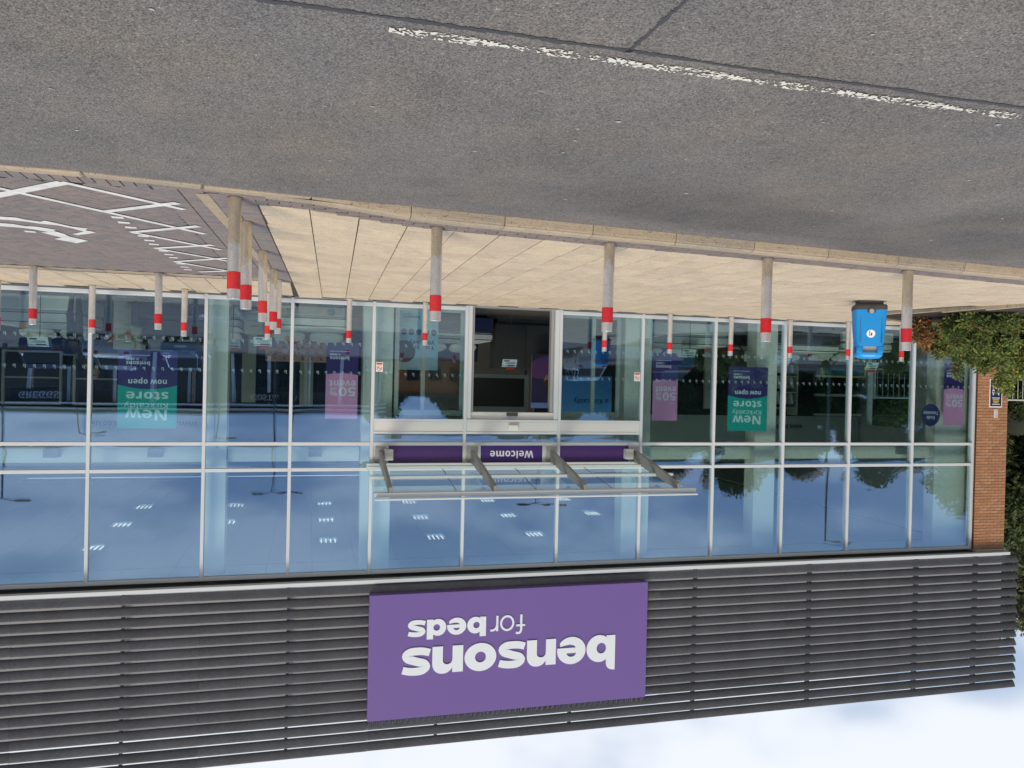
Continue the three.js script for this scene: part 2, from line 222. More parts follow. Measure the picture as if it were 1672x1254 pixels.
// ------------------------------------------------------------------ parking bay in block paving, with the footway strip of setts along its side
const bay = structure('parking_bay', [gridSheet(0.36, 1.3, 4, 2.6, 9.1, 16, () => -0.005), gridSheet(1.3, 14, 30, 2.6, 9.24, 16, () => -0.005)], bedMat);
{
  const bgeo = [0, 1, 2, 3, 4, 5].map(() => chamferBlock(0.190, 0.05, 0.089, 0.003, rr(0, 2), rr(0, 2)));
  const bm = [C(0.25, 0.22, 0.21), C(0.23, 0.205, 0.20), C(0.27, 0.225, 0.205), C(0.215, 0.195, 0.192), C(0.26, 0.215, 0.20)].map((c) => grainMat(c, 0.9, 1.3));
  const list = [];
  // 45 degree herringbone over x 1.22 .. 8, z 3.1 .. 9.0
  const c45 = Math.SQRT1_2, u = 0.1;
  for (let a = -120; a < 120; a++) for (let b = -120; b < 120; b++) {
    const k = ((a - b) % 4 + 4) % 4; let cx, cz, rot; // brick lattice of the herringbone
    if (k === 0) { cx = a + 1; cz = b + 0.5; rot = 0; } else if (k === 2) { cx = a + 0.5; cz = b; rot = 1; } else continue;
    if (k === 2) { cx = a + 0.5; cz = b + 1 - 1; }
    const X = (cx - cz) * u * c45 + 4.4, Z = (cx + cz) * u * c45 + 6.0;
    if (X > 1.30 && X < 9 && Z > 3.10 && Z < 9.02) list.push([X, Z, (rot ? Math.PI / 2 : 0) - Math.PI / 4]);
  }
  for (let i = 0; i < 84; i++) { const x = 1.36 + i * 0.1; list.push([x, 9.07 + 0.255 * smooth(-0.3, 2.0, x) - 0.17, Math.PI / 2, 0.004]); }            // soldier course at the road
  for (let i = -4; i < 62; i++) for (let j = 0; j < 5; j++) { if (i < 0 && j) continue; const z = 3.06 + i * 0.1, x = 0.59 + j * 0.2 - (8.6 - z) * 0.028; if (z > 9.0 + 0.12 * (x - 0.5) || x > 1.34) continue; list.push([x, z, 0.028, j === 4 ? -0.003 : 0]); }
  for (let i = 0; i < 7; i++) { const x = 0.12 + i * 0.19; list.push([x, 9.07 + 0.255 * smooth(-0.3, 2.0, x) - 0.112, -0.09, -0.003]); }
  list.sort((p, q) => Math.hypot(p[0], p[1] - 16) - Math.hypot(q[0], q[1] - 16));
  const rest = bm.map(() => []); const m = new THREE.Matrix4(), e = new THREE.Euler(), q = new THREE.Quaternion();
  list.forEach(([x, z, r, up = 0], i) => { const g = bgeo[(rnd() * 6) | 0], k = (rnd() * 5) | 0, y = up + rr(-0.001, 0.001); e.set(rr(-0.006, 0.006), r, rr(-0.006, 0.006)); q.setFromEuler(e);
    if (i < 300 && x < 4.2) { const s = part('paving_block', g, bm[k], bay); s.position.set(x, y, z); s.quaternion.copy(q); } else rest[k].push(g.clone().applyMatrix4(m.compose(new THREE.Vector3(x, y, z), q, new THREE.Vector3(1, 1, 1)))); });
  rest.forEach((l, k) => { if (l.length) part('distant_blocks', mergeGeometries(l), bm[k], bay).userData.kind = 'stuff'; });
  // buff band and back edging
  part('edging_band', sheet([[0.98, 9.0], [0.87, 9.0], [0.53, 3.1], [0.60, 3.1]], 0.004), kerbMats[0], bay);
  for (let i = 0; i < 16; i++) { const s = part('edging_stone', chamferBlock(0.856, 0.05, 0.24, 0.008, rr(0, 2), rr(0, 2)), kerbMats[(i + 1) % 3], bay); s.position.set(0.95 + i * 0.862, 0.002, 2.86); }
  for (let i = 0; i < 68; i++) { const s = part('edging_sett', bgeo[i % 6], bm[i % 5], bay); s.position.set(0.64 + i * 0.2, 0.0, 2.68); }
  // thermoplastic markings, laid 5 mm proud
  const white = grainMat(C(0.80, 0.80, 0.78), 0.75, 1.5, 0.001);
  const lines = [[[3.12, 7.86], [1.97, 9.03], 0.11], [[1.98, 9.05], [1.17, 8.27], 0.075], [[2.75, 8.83], [1.15, 6.98], 0.075], [[1.91, 7.91], [1.18, 8.56], 0.085], [[1.92, 6.79], [1.15, 7.45], 0.085], [[1.92, 6.79], [1.1, 5.9], 0.075], [[1.88, 5.7], [1.15, 6.25], 0.085], [[1.88, 5.7], [1.12, 4.92], 0.075], [[1.84, 4.55], [1.09, 5.21], 0.085], [[1.84, 4.55], [1.12, 3.72], 0.075], [[1.65, 3.54], [1.12, 3.92], 0.085]];
  lines.forEach(([a, b, w], i) => { const dx = b[0] - a[0], dz = b[1] - a[1], l = Math.hypot(dx, dz), nx = -dz / l * w / 2, nz = dx / l * w / 2; part('bay_line', sheet([[a[0] + nx, a[1] + nz], [b[0] + nx, b[1] + nz], [b[0] - nx, b[1] - nz], [a[0] - nx, a[1] - nz]].reverse(), 0.0065 + i * 0.0006), white, bay); });
  for (const [x, z] of [[1.88, 7.62], [1.88, 7.35], [1.87, 7.08], [1.85, 6.56], [1.84, 6.27], [1.84, 6.0], [1.82, 5.49], [1.81, 5.19], [1.8, 4.91], [1.8, 4.32], [1.8, 3.98], [1.8, 3.68], [3.04, 6.37]]) part('bay_mark', sheet([[x - 0.05, z - 0.05], [x + 0.06, z - 0.05], [x + 0.05, z + 0.05], [x - 0.06, z + 0.05]], 0.006), white, bay);
  const sym = [[[3.22, 7.33], [3.04, 7.23], [2.9, 7.23], [2.84, 7.16], [2.73, 7.07], [2.66, 7.16], [2.57, 7.03], [2.48, 6.9], [2.34, 6.85], [2.4, 6.71], [2.34, 6.66], [2.32, 6.6], [2.57, 6.34], [2.61, 6.4], [2.44, 6.62], [2.5, 6.78], [2.61, 6.92], [2.77, 6.96], [2.86, 7.02], [2.96, 7.05], [3.1, 7.06], [3.27, 7.18]],
    [[3.36, 6.93], [3.17, 6.83], [3.06, 6.83], [2.98, 6.74], [2.86, 6.75], [2.71, 6.63], [2.76, 6.53], [2.7, 6.37], [2.7, 6.21], [2.56, 5.95], [2.75, 5.72], [2.83, 5.82], [2.92, 5.95], [2.81, 6.08], [2.93, 6.39], [2.84, 6.43], [2.92, 6.54], [3.03, 6.61], [3.1, 6.62], [3.24, 6.63], [3.42, 6.77]]];
  sym.forEach((s) => part('bay_symbol', sheet(s, 0.007), white, bay));
}
// ------------------------------------------------------------------ the shop building
const alu = phy({ color: C(0.60, 0.645, 0.68), roughness: 0.42, clearcoat: 0.2, clearcoatRoughness: 0.4 });
const aluGrey = phy({ color: C(0.36, 0.37, 0.38), roughness: 0.45, metalness: 0.1 });
const aluDark = std({ color: C(0.05, 0.055, 0.06), roughness: 0.5 });
const louvreMat = phy({ color: C(0.118, 0.123, 0.135), roughness: 0.42, metalness: 0.15 });
const cladding = std({ color: C(0.64, 0.65, 0.66), roughness: 0.55 });
const purple = std({ color: C(0.070, 0.028, 0.165), roughness: 0.35 });
const whiteWall = std({ color: C(0.74, 0.75, 0.74), roughness: 0.85 });
const innerGlass = phy({ color: C(0.79, 0.965, 0.915), transmission: 1, roughness: 0, ior: 2.45, thickness: 0 });
const outerGlass = phy({ color: C(0.32, 0.60, 1.0), metalness: 1, roughness: 0.0, transparent: true, opacity: 0.295, side: THREE.DoubleSide });   // solar-control coating
const store = thing('store_building', 'long glass fronted shop with silver frames, brick corner pier and open entrance', 'building');
const MX = [10.1, 8.07, 6.04, 4.013, 1.982, 0.37, -1.24, -3.173, -5.269, -7.206, -9.021, -10.853, -12.675, -14.515, -16.365];
const T1 = 2.925, T2 = 3.445, TOP = 5.544, XE = 10.1, XW = -16.365;

function pillow(w, h, b, tx, ty) { // a pane that bows a little near its edges, as sealed units do
  const g = new THREE.PlaneGeometry(w, h, 14, 14), p = g.attributes.position;
  for (let i = 0; i < p.count; i++) { const u = p.getX(i) / (w / 2), v = p.getY(i) / (h / 2); p.setZ(i, b * (1 - Math.pow(Math.abs(u), 5)) * (1 - Math.pow(Math.abs(v), 5)) + tx * p.getX(i) + ty * p.getY(i) + 0.0006 * Math.sin(u * 2.3 + tx * 9e3) * Math.sin(v * 3.1)); }
  g.computeVertexNormals(); return g;
}
function pane(x0, x1, y0, y1, z = 0, parent = store) {
  const w = Math.abs(x1 - x0), h = y1 - y0, cx = (x0 + x1) / 2, cy = (y0 + y1) / 2;
  const a = part('pane', new THREE.PlaneGeometry(w, h), innerGlass, parent); a.position.set(cx, cy, z - 0.02);
  const o = part('outer_sheet', pillow(w, h, rr(0.0012, 0.0034), rr(-0.0011, 0.0011), rr(-0.0007, 0.0007)), outerGlass, a); o.position.set(0, 0, 0.024);
  return a;
}
for (const x of MX) part('mullion', rb(x - 0.032, x + 0.032, 0.0, TOP + 0.06, -0.10, 0.045, 0.006, 1), alu, store);
for (let i = 0; i < MX.length - 1; i++) {
  const b = MX[i] - 0.032, a = MX[i + 1] + 0.032, entrance = i >= 6 && i <= 8, door = i === 7;
  part('transom', rb(a, b, T2 - 0.034, T2 + 0.034, -0.095, 0.042, 0.005, 1), alu, store);
  part('transom', rb(a, b, TOP - 0.02, TOP + 0.06, -0.095, 0.042, 0.005, 1), alu, store);
  part('transom', rb(a, b, T1 - 0.034, T1 + 0.034, -0.095, 0.042, 0.005, 1), alu, store);
  if (!door) part('sill', [rb(a, b, 0.022, 0.10, -0.095, 0.05, 0.006, 1), bx(a, b, -0.02, 0.022, -0.09, 0.02)], alu, store);
  pane(a, b, T2 + 0.034, TOP - 0.02);
  if (!entrance) { pane(a, b, T1 + 0.034, T2 - 0.034); pane(a, b, 0.10, T1 - 0.034); }
  else {
    part('header_panel', rb(a, b, 2.46, 2.665, -0.10, 0.03, 0.004, 1), cladding, store);
    part('transom', rb(a, b, 2.665, 2.715, -0.095, 0.042, 0.005, 1), alu, store);
    part('transom', rb(a, b, 2.405, 2.458, -0.095, 0.042, 0.005, 1), alu, store);
    pane(a, b, 2.715, T1 - 0.034);
    if (!door) pane(a, b, 0.10, 2.405);
  }
}
part('head_soffit', bx(-17.35, XE, 5.66, 5.70, -0.2, 0.30), aluDark, store);
// purple and grey spandrels above the entrance
const wel = document.createElement('canvas'); wel.width = 1024; wel.height = 320;
{ const c = wel.getContext('2d'); c.fillStyle = '#43287a'; c.fillRect(0, 0, 1024, 320); c.fillStyle = '#dfe3ee'; c.font = 'bold 165px sans-serif'; c.textAlign = 'center'; c.textBaseline = 'middle'; c.fillText('Welcome', 512, 178); }
const welTex = new THREE.CanvasTexture(wel); welTex.colorSpace = THREE.SRGBColorSpace;
for (const [a, b, m] of [[-1.272, -1.59, cladding], [-1.59, -3.14, purple], [-3.205, -3.50, cladding], [-3.50, -4.93, purple], [-4.93, -5.237, cladding], [-5.30, -6.92, purple], [-6.92, -7.174, cladding]]) part('spandrel_panel', rb(b, a, 2.96, 3.41, -0.05, m === purple ? 0.026 : 0.02, 0.003, 1), m, store);
for (const x of [-3.50, -4.93]) part('spandrel_trim', rb(x - 0.03, x + 0.03, 2.96, 3.41, 0.0, 0.04, 0.004, 1), alu, store);
{ const g = new THREE.PlaneGeometry(1.36, 0.425); g.translate(-4.215, 3.172, 0.029); part('welcome_print', g, std({ map: welTex, roughness: 0.35 }), store); }
// entrance: jambs, open sliding leaves, track, sensors
for (const s of [[-3.205, -3.30], [-5.237, -5.14]]) part('door_jamb', [rb(Math.min(...s), Math.max(...s), 0, 2.405, -0.14, 0.02, 0.006, 1)], alu, store);
part('door_jamb', rb(-3.36, -3.305, 0, 2.29, -0.20, -0.05, 0.006, 1), aluGrey, store); part('door_jamb', rb(-5.135, -5.07, 0, 2.29, -0.20, -0.05, 0.006, 1), aluGrey, store);
part('door_track', rb(-5.24, -3.2, 2.25, 2.404, -0.22, -0.03, 0.006, 1), cladding, store);
part('door_sensor', rb(-4.33, -4.09, 2.255, 2.33, -0.03, 0.05, 0.015, 2), aluDark, store);
part('door_beacon', rb(-4.34, -4.12, 2.51, 2.63, 0.03, 0.10, 0.02, 2), std({ color: C(0.78, 0.78, 0.72), roughness: 0.4 }), store);
part('threshold', bx(-5.24, -3.2, -0.02, 0.012, -0.3, 0.06), aluGrey, store);
const slidingMat = std({ color: C(0.42, 0.45, 0.46), roughness: 0.5 });
for (const [xs, y1] of [[[-1.74, -2.29, -3.12], 2.34], [[-5.33, -6.10, -6.70], 2.34]]) {
  const lo = Math.min(...xs) - 0.04, hi = Math.max(...xs) + 0.04;
  const leaf = part('sliding_leaf', [bx(lo, hi, 0.03, 0.15, -0.20, -0.15), bx(lo, hi, y1 - 0.11, y1, -0.20, -0.15)], slidingMat, store);
  for (const x of xs) part('stile', bx(x - 0.042, x + 0.042, 0.15, y1 - 0.11, -0.205, -0.145), slidingMat, leaf);
}
// rows of small "b" marks printed on the panes
{
  const one = () => { const s = new THREE.Shape(); s.moveTo(0, 0); s.lineTo(0.046, 0); s.lineTo(0.046, 0.044); s.lineTo(0.016, 0.044); s.lineTo(0.016, 0.07); s.lineTo(0, 0.07); s.closePath(); const h = new THREE.Path(); h.moveTo(0.016, 0.015); h.lineTo(0.032, 0.015); h.lineTo(0.032, 0.036); h.lineTo(0.016, 0.036); h.closePath(); s.holes.push(h); return new THREE.ShapeGeometry(s); };
  const base = one(), mat = std({ color: C(0.52, 0.56, 0.58), roughness: 0.6, side: THREE.DoubleSide });
  for (let i = 0; i < MX.length - 1; i++) { if (i === 7) continue; for (const y of [0.865, 1.455]) { const l = []; for (let x = MX[i + 1] + 0.09; x < MX[i] - 0.09; x += 0.165) { const g = base.clone(); g.translate(x, y, -0.026); l.push(g); } part('pane_marks', mergeGeometries(l), mat, store); } }
}
// brick pier with proud bricks and a recessed bed
const brickMats = [C(0.46, 0.235, 0.12), C(0.49, 0.26, 0.135), C(0.43, 0.21, 0.108), C(0.47, 0.225, 0.11), C(0.51, 0.28, 0.155)].map((c) => grainMat(c, 0.92, 1.6, 0.002));
const mortar = grainMat(C(0.30, 0.25, 0.20), 1, 2);
{
  const pier = part('brick_pier', bx(-17.325, -16.475, -0.1, 5.60, -0.55, 0.112), mortar, store), hgt = 0.0745;
  const full = [0, 1, 2].map(() => { const g = rb(-0.107, 0.107, 0, 0.064, 0, 0.02, 0.004, 1); return uvm(g); }), halfB = uvm(rb(-0.051, 0.051, 0, 0.064, 0, 0.02, 0.004, 1)), tq = uvm(rb(-0.079, 0.079, 0, 0.064, 0, 0.02, 0.004, 1));
  for (let r = 0; r < 75; r++) { let x = -17.33; const seq = r % 2 ? [halfB, full[0], full[1], full[2], tq] : [full[1], full[0], full[2], tq, halfB]; const w = { [halfB.uuid]: 0.102, [tq.uuid]: 0.158 };
    for (const g of seq) { const ww = w[g.uuid] || 0.214; const b = part('brick', g, brickMats[(rnd() * 5) | 0], pier); b.position.set(x + ww / 2, r * hgt + 0.006, 0.102 + rr(0, 0.002)); x += ww + 0.0105; } }
  const ret = uvm(rb(-0.01, 0.01, 0, 0.064, -0.0515, 0.0515, 0.004, 1)), rest = []; for (let r = 0; r < 75; r++) { const g = ret.clone(); g.translate(-16.475 + 0.004, r * hgt + 0.006, r % 2 ? 0.03 : 0.062); rest.push(g); } const rt = part('reveal_bricks', mergeGeometries(rest), brickMats[2], pier); rt.userData.kind = 'stuff';
  part('flashing', bx(-17.36, -16.44, 5.605, 5.655, -0.3, 0.16), cladding, store);
}
// shell behind the front: floor, ceiling boards, back and end walls, roof
part('shop_floor', bx(-17.3, XE, -0.06, 0.0, -16, -0.09), grainMat(C(0.08, 0.074, 0.068), 0.6, 0.6, 0.0005), store);
part('back_wall', bx(-17.3, XE, 0, 5.62, -16.2, -16.0), whiteWall, store);
part('end_wall', bx(XE, XE + 0.2, 0, 8.5, -16.2, 0.0), whiteWall, store);
part('end_wall', [bx(-17.3, -17.1, 0, 5.62, -16.2, -4.75), bx(-17.3, -17.1, 0, 5.62, -2.75, -0.56), bx(-17.3, -17.1, 2.75, 5.62, -4.75, -2.75)], whiteWall, store);
{ const g = new THREE.PlaneGeometry(2.0, 2.65); g.rotateY(-Math.PI / 2); g.translate(-17.2, 1.42, -3.75); part('end_window', g, innerGlass, store); }
part('roof', bx(-17.3, XE + 0.2, 8.45, 8.6, -16.2, 0.02), cladding, store);
part('roof_deck', bx(-17.3, XE + 0.2, 5.70, 5.78, -16.2, -0.2), cladding, store);
part('upper_cladding', bx(-17.36, XE + 0.2, 5.70, 8.45, -0.06, 0.05), cladding, store);
part('upper_cladding', bx(-17.36, -17.2, 5.70, 8.45, -16.2, -0.06), cladding, store);
const ceil = part('ceiling', bx(-17.1, XE, 5.645, 5.665, -16, -0.2), std({ color: grey(0.10), roughness: 1 }), store);
{ const g = chamferBlock(0.915, 0.02, 2.74, 0.004); g.rotateX(Math.PI); const tm = std({ color: C(0.66, 0.67, 0.66), roughness: 0.9 }); for (let i = 0; i < 29; i++) for (let j = 0; j < 5; j++) { const b = part('ceiling_board', g, tm, ceil); b.position.set(9.6 - i * 0.925, 5.622, -2.72 - j * 2.75); } const g2 = chamferBlock(0.915, 0.02, 0.86, 0.004); g2.rotateX(Math.PI); for (let i = 0; i < 29; i++) { const b = part('ceiling_board', g2, tm, ceil); b.position.set(9.6 - i * 0.925, 5.60, -0.72); } }
for (const [x, w] of [[6.1, 0.4], [1.80, 0.40], [-1.36, 0.62], [-7.25, 0.66], [-10.58, 0.56]]) part('column', bx(x - w / 2, x + w / 2, 0, 5.6, -0.72, -0.30), whiteWall, store);
part('column', bx(-17.08, -15.5, 0, 5.6, -0.62, -0.30), whiteWall, store);
for (const [a, b] of [[9.9, 6.35], [5.85, 2.02], [1.58, -1.02], [-7.6, -10.28], [-10.9, -15.48]]) { const bm = part('cross_beam', bx(b, a, 3.03, 3.33, -0.66, -0.46), whiteWall, store); for (let x = b + 0.9; x < a - 0.2; x += 1.82) part('beam_bracket', bx(x - 0.13, x + 0.13, 3.05, 3.22, -0.46, -0.30), aluGrey, bm); }

// ------------------------------------------------------------------ louvre screen over the shopfront
{
  const lv = thing('louvre_screen', 'dark grey horizontal louvre screen above the shop glazing', 'louvre screen', [0, 5.70, 0]);
  const joints = [-17.60, -14.05, -10.85, -7.65, -4.45, -1.25, 1.96, 5.16, 8.36, 10.3];
  const prof = (() => { const pts = []; for (let i = 0; i < 14; i++) { const a = i / 14 * 2 * Math.PI; pts.push([0.0905 * Math.cos(a) * (1), 0.021 * Math.sin(a) * (1.15 - 0.35 * Math.cos(a))]); } return pts; })();
  const blade = (len) => { // aerofoil section, top edge out
    const s = new THREE.Shape(prof.map(([a, b]) => new THREE.Vector2(a, b))); const g = new THREE.ExtrudeGeometry(s, { depth: len, bevelEnabled: false, steps: 1 }); // along z
    g.rotateY(Math.PI / 2); // extrude along +x, section: shape x -> -z
    g.rotateX(-(Math.PI / 2 - 0.55) + Math.PI); return g; };
  const cache = new Map(), louvreMats = [0.92, 1, 1.06, 1.12].map((k) => { const m = grainMat(C(0.118 * k, 0.125 * k, 0.142 * k), 0.45, 0.7, 0.0004); return m; });
  for (let r = 0; r < 16; r++) for (let i = 0; i < joints.length - 1; i++) {
    const len = joints[i + 1] - joints[i] - 0.003, key = len.toFixed(3); if (!cache.has(key)) cache.set(key, blade(len));
    const b = part('louvre_blade', cache.get(key), louvreMats[(rnd() * 4) | 0], lv); b.position.set(joints[i], 0.14 + r * 0.2135 + rr(-0.0025, 0.0025), 0.275 + rr(-0.002, 0.002)); b.rotation.x = rr(-0.025, 0.025);
  }
  for (const x of [9.3, 6.32, 3.32, 0.33, -2.66, -5.60, -8.56, -11.56, -14.60, -16.40]) { const p = part('louvre_post', bx(x - 0.02, x + 0.02, -0.02, 3.42, 0.11, 0.17), aluDark, lv); for (let r = 0; r < 16; r++) part('blade_clip', bx(x - 0.03, x + 0.03, 0.035 + r * 0.2135, 0.10 + r * 0.2135, 0.17, 0.225), louvreMat, p); }
  part('bottom_rail', rb(-17.32, 10.3, -0.055, 0.02, 0.20, 0.335, 0.006, 1), alu, lv);
}

// ------------------------------------------------------------------ the big shop sign
const letterMat = std({ color: C(0.74, 0.80, 0.85), roughness: 0.4 });
function poly(pts) { return new THREE.Shape(pts.map(([x, y]) => new THREE.Vector2(x, y))); }
function ell(cx, cy, rx, ry, hole) { const s = new THREE.Shape(); s.absellipse(cx, cy, rx, ry, 0, Math.PI * 2, false, 0); if (hole) { const h = new THREE.Path(); h.absellipse(...hole, 0, Math.PI * 2, true, 0); s.holes.push(h); } return s; }
function stroke(pts, w0, w1 = w0, wm = w0) { // a curved stroke of varying width
  const c = new THREE.CatmullRomCurve3(pts.map(([x, y]) => new THREE.Vector3(x, y, 0)), false, 'centripetal'), L = [], R = [], n = 44;
  for (let i = 0; i <= n; i++) { const t = i / n, p = c.getPoint(t), d = c.getTangent(t), k = Math.sin(Math.PI * t), w = ((w0 + (w1 - w0) * t) * (1 - k) + wm * k) / 2; L.push([p.x - d.y * w, p.y + d.x * w]); R.push([p.x + d.y * w, p.y - d.x * w]); }
  return poly([...L, ...R.reverse()]);
}
const GL = { // heavy geometric letters on an x-height of 1; [width, shapes]
  o: [1.16, () => [ell(0.58, 0.5, 0.58, 0.53, [0.58, 0.5, 0.20, 0.205])]],
  n: [1.10, () => [poly([[0, 0], [0.38, 0], [0.38, 0.99], [0, 0.99]]), (() => { const s = new THREE.Shape(); s.moveTo(0.30, 0.55); s.bezierCurveTo(0.36, 0.85, 0.50, 1.02, 0.72, 1.02); s.bezierCurveTo(0.98, 1.02, 1.10, 0.85, 1.10, 0.60); s.lineTo(1.10, 0); s.lineTo(0.73, 0); s.lineTo(0.73, 0.50); s.bezierCurveTo(0.73, 0.62, 0.66, 0.68, 0.56, 0.68); s.bezierCurveTo(0.45, 0.68, 0.38, 0.60, 0.38, 0.46); s.lineTo(0.30, 0.40); s.closePath(); return s; })()]],
  b: [1.12, (asc) => [(() => { const s = new THREE.Shape(); s.moveTo(0, 0); s.lineTo(0.35, 0); s.lineTo(0.35, 1.05); s.bezierCurveTo(0.35, 1.28, 0.24, 1.37, 0, 1.37); s.closePath(); return s; })(), ell(0.64, 0.5, 0.49, 0.53, [0.55, 0.49, 0.19, 0.21])]],
  B: [1.10, () => [poly([[0, 0], [0.36, 0], [0.36, 1.22], [0, 1.22]]), ell(0.63, 0.5, 0.47, 0.52, [0.56, 0.5, 0.19, 0.20])]],
  d: [1.10, () => [poly([[0.74, 0], [1.10, 0], [1.10, 1.22], [0.74, 1.22]]), ell(0.47, 0.5, 0.47, 0.52, [0.54, 0.5, 0.19, 0.20])]],
  e: [1.10, () => { const s = new THREE.Shape(); // one outline: round, with the mouth cut from the right
    const N = 60, a0 = -0.62, a1 = 2 * Math.PI - 0.10; const P = []; for (let i = 0; i <= N; i++) { const a = -(0.10) + (2 * Math.PI - 0.10 - 0.42) * i / N; P.push([0.55 + 0.55 * Math.cos(a), 0.5 + 0.53 * Math.sin(a)]); }
    const mouth = [[0.98, 0.335], [0.80, 0.285], [0.60, 0.265], [0.46, 0.30], [0.37, 0.395], [1.095, 0.395]];
    const sh = poly([...P, ...mouth]); const h = new THREE.Path(); h.moveTo(0.37, 0.60); h.lineTo(0.74, 0.60); h.bezierCurveTo(0.72, 0.70, 0.64, 0.745, 0.555, 0.745); h.bezierCurveTo(0.46, 0.745, 0.39, 0.70, 0.37, 0.60); sh.holes.push(h); return [sh]; }],
  s: [1.04, () => [stroke([[0.985, 0.80], [0.80, 0.85], [0.56, 0.875], [0.30, 0.845], [0.165, 0.72], [0.235, 0.595], [0.42, 0.535], [0.62, 0.465], [0.80, 0.395], [0.865, 0.27], [0.74, 0.155], [0.48, 0.125], [0.25, 0.14], [0.04, 0.20]], 0.27, 0.27, 0.30)]],
  O: [0.92, () => [ell(0.46, 0.5, 0.46, 0.5, [0.46, 0.5, 0.335, 0.37])]],
  r: [0.52, () => [poly([[0, 0], [0.13, 0], [0.13, 0.97], [0, 0.97]]), stroke([[0.07, 0.55], [0.14, 0.76], [0.28, 0.88], [0.50, 0.91]], 0.13)]],
  f: [0.62, () => [stroke([[0.28, 0], [0.28, 0.5], [0.28, 0.95], [0.34, 1.12], [0.46, 1.17], [0.62, 1.14]], 0.135), poly([[0.02, 0.62], [0.60, 0.62], [0.60, 0.74], [0.02, 0.74]])]],
};
function word(str, x, y, size, gap, z, depth, parent, sx = 1) {
  for (const ch of str) { const [w, f] = GL[ch]; const gs = f().map((s, i) => { const g = new THREE.ExtrudeGeometry(s, { depth: depth + i * 0.0025, bevelEnabled: false, curveSegments: 20 }); g.scale(size * sx, size, 1); return g; }); const m = part('letter', gs, letterMat, parent); m.position.set(x, y, z); x += (w + gap) * size * sx; }
  return x;
}
{
  const sg = thing('shop_sign', 'large purple sign box reading bensons for beds above the entrance', 'sign', [0, 5.915, 0]);
  const face = phy({ color: C(0.15, 0.09, 0.315), roughness: 0.38, clearcoat: 0.15, clearcoatRoughness: 0.35 });
  part('sign_box', rb(-7.25, -1.23, 0, 2.53, 0.28, 0.50, 0.008, 1), face, sg);
  word('bensons', -6.50, 1.105, 0.548, 0.055, 0.501, 0.02, sg, 1.055);
  word('fOr', -4.47, 0.545, 0.33, 0.12, 0.501, 0.015, sg); word('Beds', -3.62, 0.545, 0.33, 0.06, 0.501, 0.015, sg, 1.09);
  const sp = []; for (let i = 0; i < 150; i++) { const x = -7.22 + i * 0.04; sp.push(bar([x, 2.53, 0.44], [x + rr(-0.02, 0.02), 2.62, 0.40 + (i % 3) * 0.05], 0.0022, 4)); } sp.push(bx(-7.23, -1.25, 2.528, 2.534, 0.40, 0.48)); part('bird_spikes', sp.map((g) => { const q = g.index ? g.toNonIndexed() : g; return q; }), aluGrey, sg);
}

// ------------------------------------------------------------------ glass canopy over the entrance
{
  const cp = thing('entrance_canopy', 'glass canopy on four grey tapering arms over the shop entrance', 'canopy', [0, 3.05, 0]);
  const zF = 2.2, rise = (z) => 0.06 + 0.25 * z; // height of the glass above the group base
  const armMat = std({ color: C(0.27, 0.27, 0.265), roughness: 0.5, metalness: 0.2 });
  for (const x of [-1.42, -3.34, -5.10, -7.05]) {
    const s = new THREE.Shape(); s.moveTo(0, 0.03); s.lineTo(0, 0.30); s.lineTo(0.2, 0.28); s.lineTo(zF, rise(zF) - 0.03); s.lineTo(zF, rise(zF) - 0.15); s.bezierCurveTo(1.4, 0.26, 0.5, 0.08, 0.12, 0.02); s.closePath();
    const g = new THREE.ExtrudeGeometry(s, { depth: 0.05, bevelEnabled: true, bevelSize: 0.006, bevelThickness: 0.006, bevelSegments: 1, curveSegments: 14 }); g.rotateY(-Math.PI / 2); g.translate(x + 0.025, 0, 0.03);
    const a = part('canopy_arm', g, armMat, cp); part('arm_plate', rb(x - 0.11, x + 0.11, -0.06, 0.36, 0.022, 0.05, 0.005, 1), aluGrey, a);
  }
  for (const x of [-1.58, -6.88]) part('canopy_lamp_box', rb(x - 0.09, x + 0.09, -0.02, 0.2, 0.04, 0.2, 0.01, 1), cladding, cp);
  const rail = (z, y, h, d, m = alu) => part('canopy_rail', rb(-7.42, -1.14, y - h, y, z - d / 2, z + d / 2, 0.006, 1), m, cp);
  rail(0.10, rise(0.1) + 0.27, 0.09, 0.06); rail(0.42, rise(0.42) + 0.17, 0.05, 0.12); rail(1.18, rise(1.18) + 0.08, 0.05, 0.12); rail(2.16, rise(2.16) + 0.03, 0.075, 0.16); rail(2.29, rise(2.29) + 0.045, 0.03, 0.06, alu);
  const cg = phy({ color: C(0.80, 0.93, 0.90), transmission: 1, roughness: 0, ior: 2.0, thickness: 0 });
  const y0 = rise(0.05) + 0.30, y1 = rise(2.27) + 0.045, len = Math.hypot(2.22, y1 - y0), tilt = Math.atan2(y1 - y0, 2.22);
  for (let i = 0; i < 4; i++) { const g = new THREE.PlaneGeometry(1.555, len); g.rotateX(-Math.PI / 2 - tilt); const p = part('canopy_glass', g, cg, cp); p.position.set(-1.92 - i * 1.57, (y0 + y1) / 2, 1.16); }
  for (const x of [-2.70, -4.27, -5.84]) part('glass_joint', bar([x, y0 + 0.002, 0.06], [x, y1 + 0.002, 2.26], 0.007, 6), aluDark, cp);
}
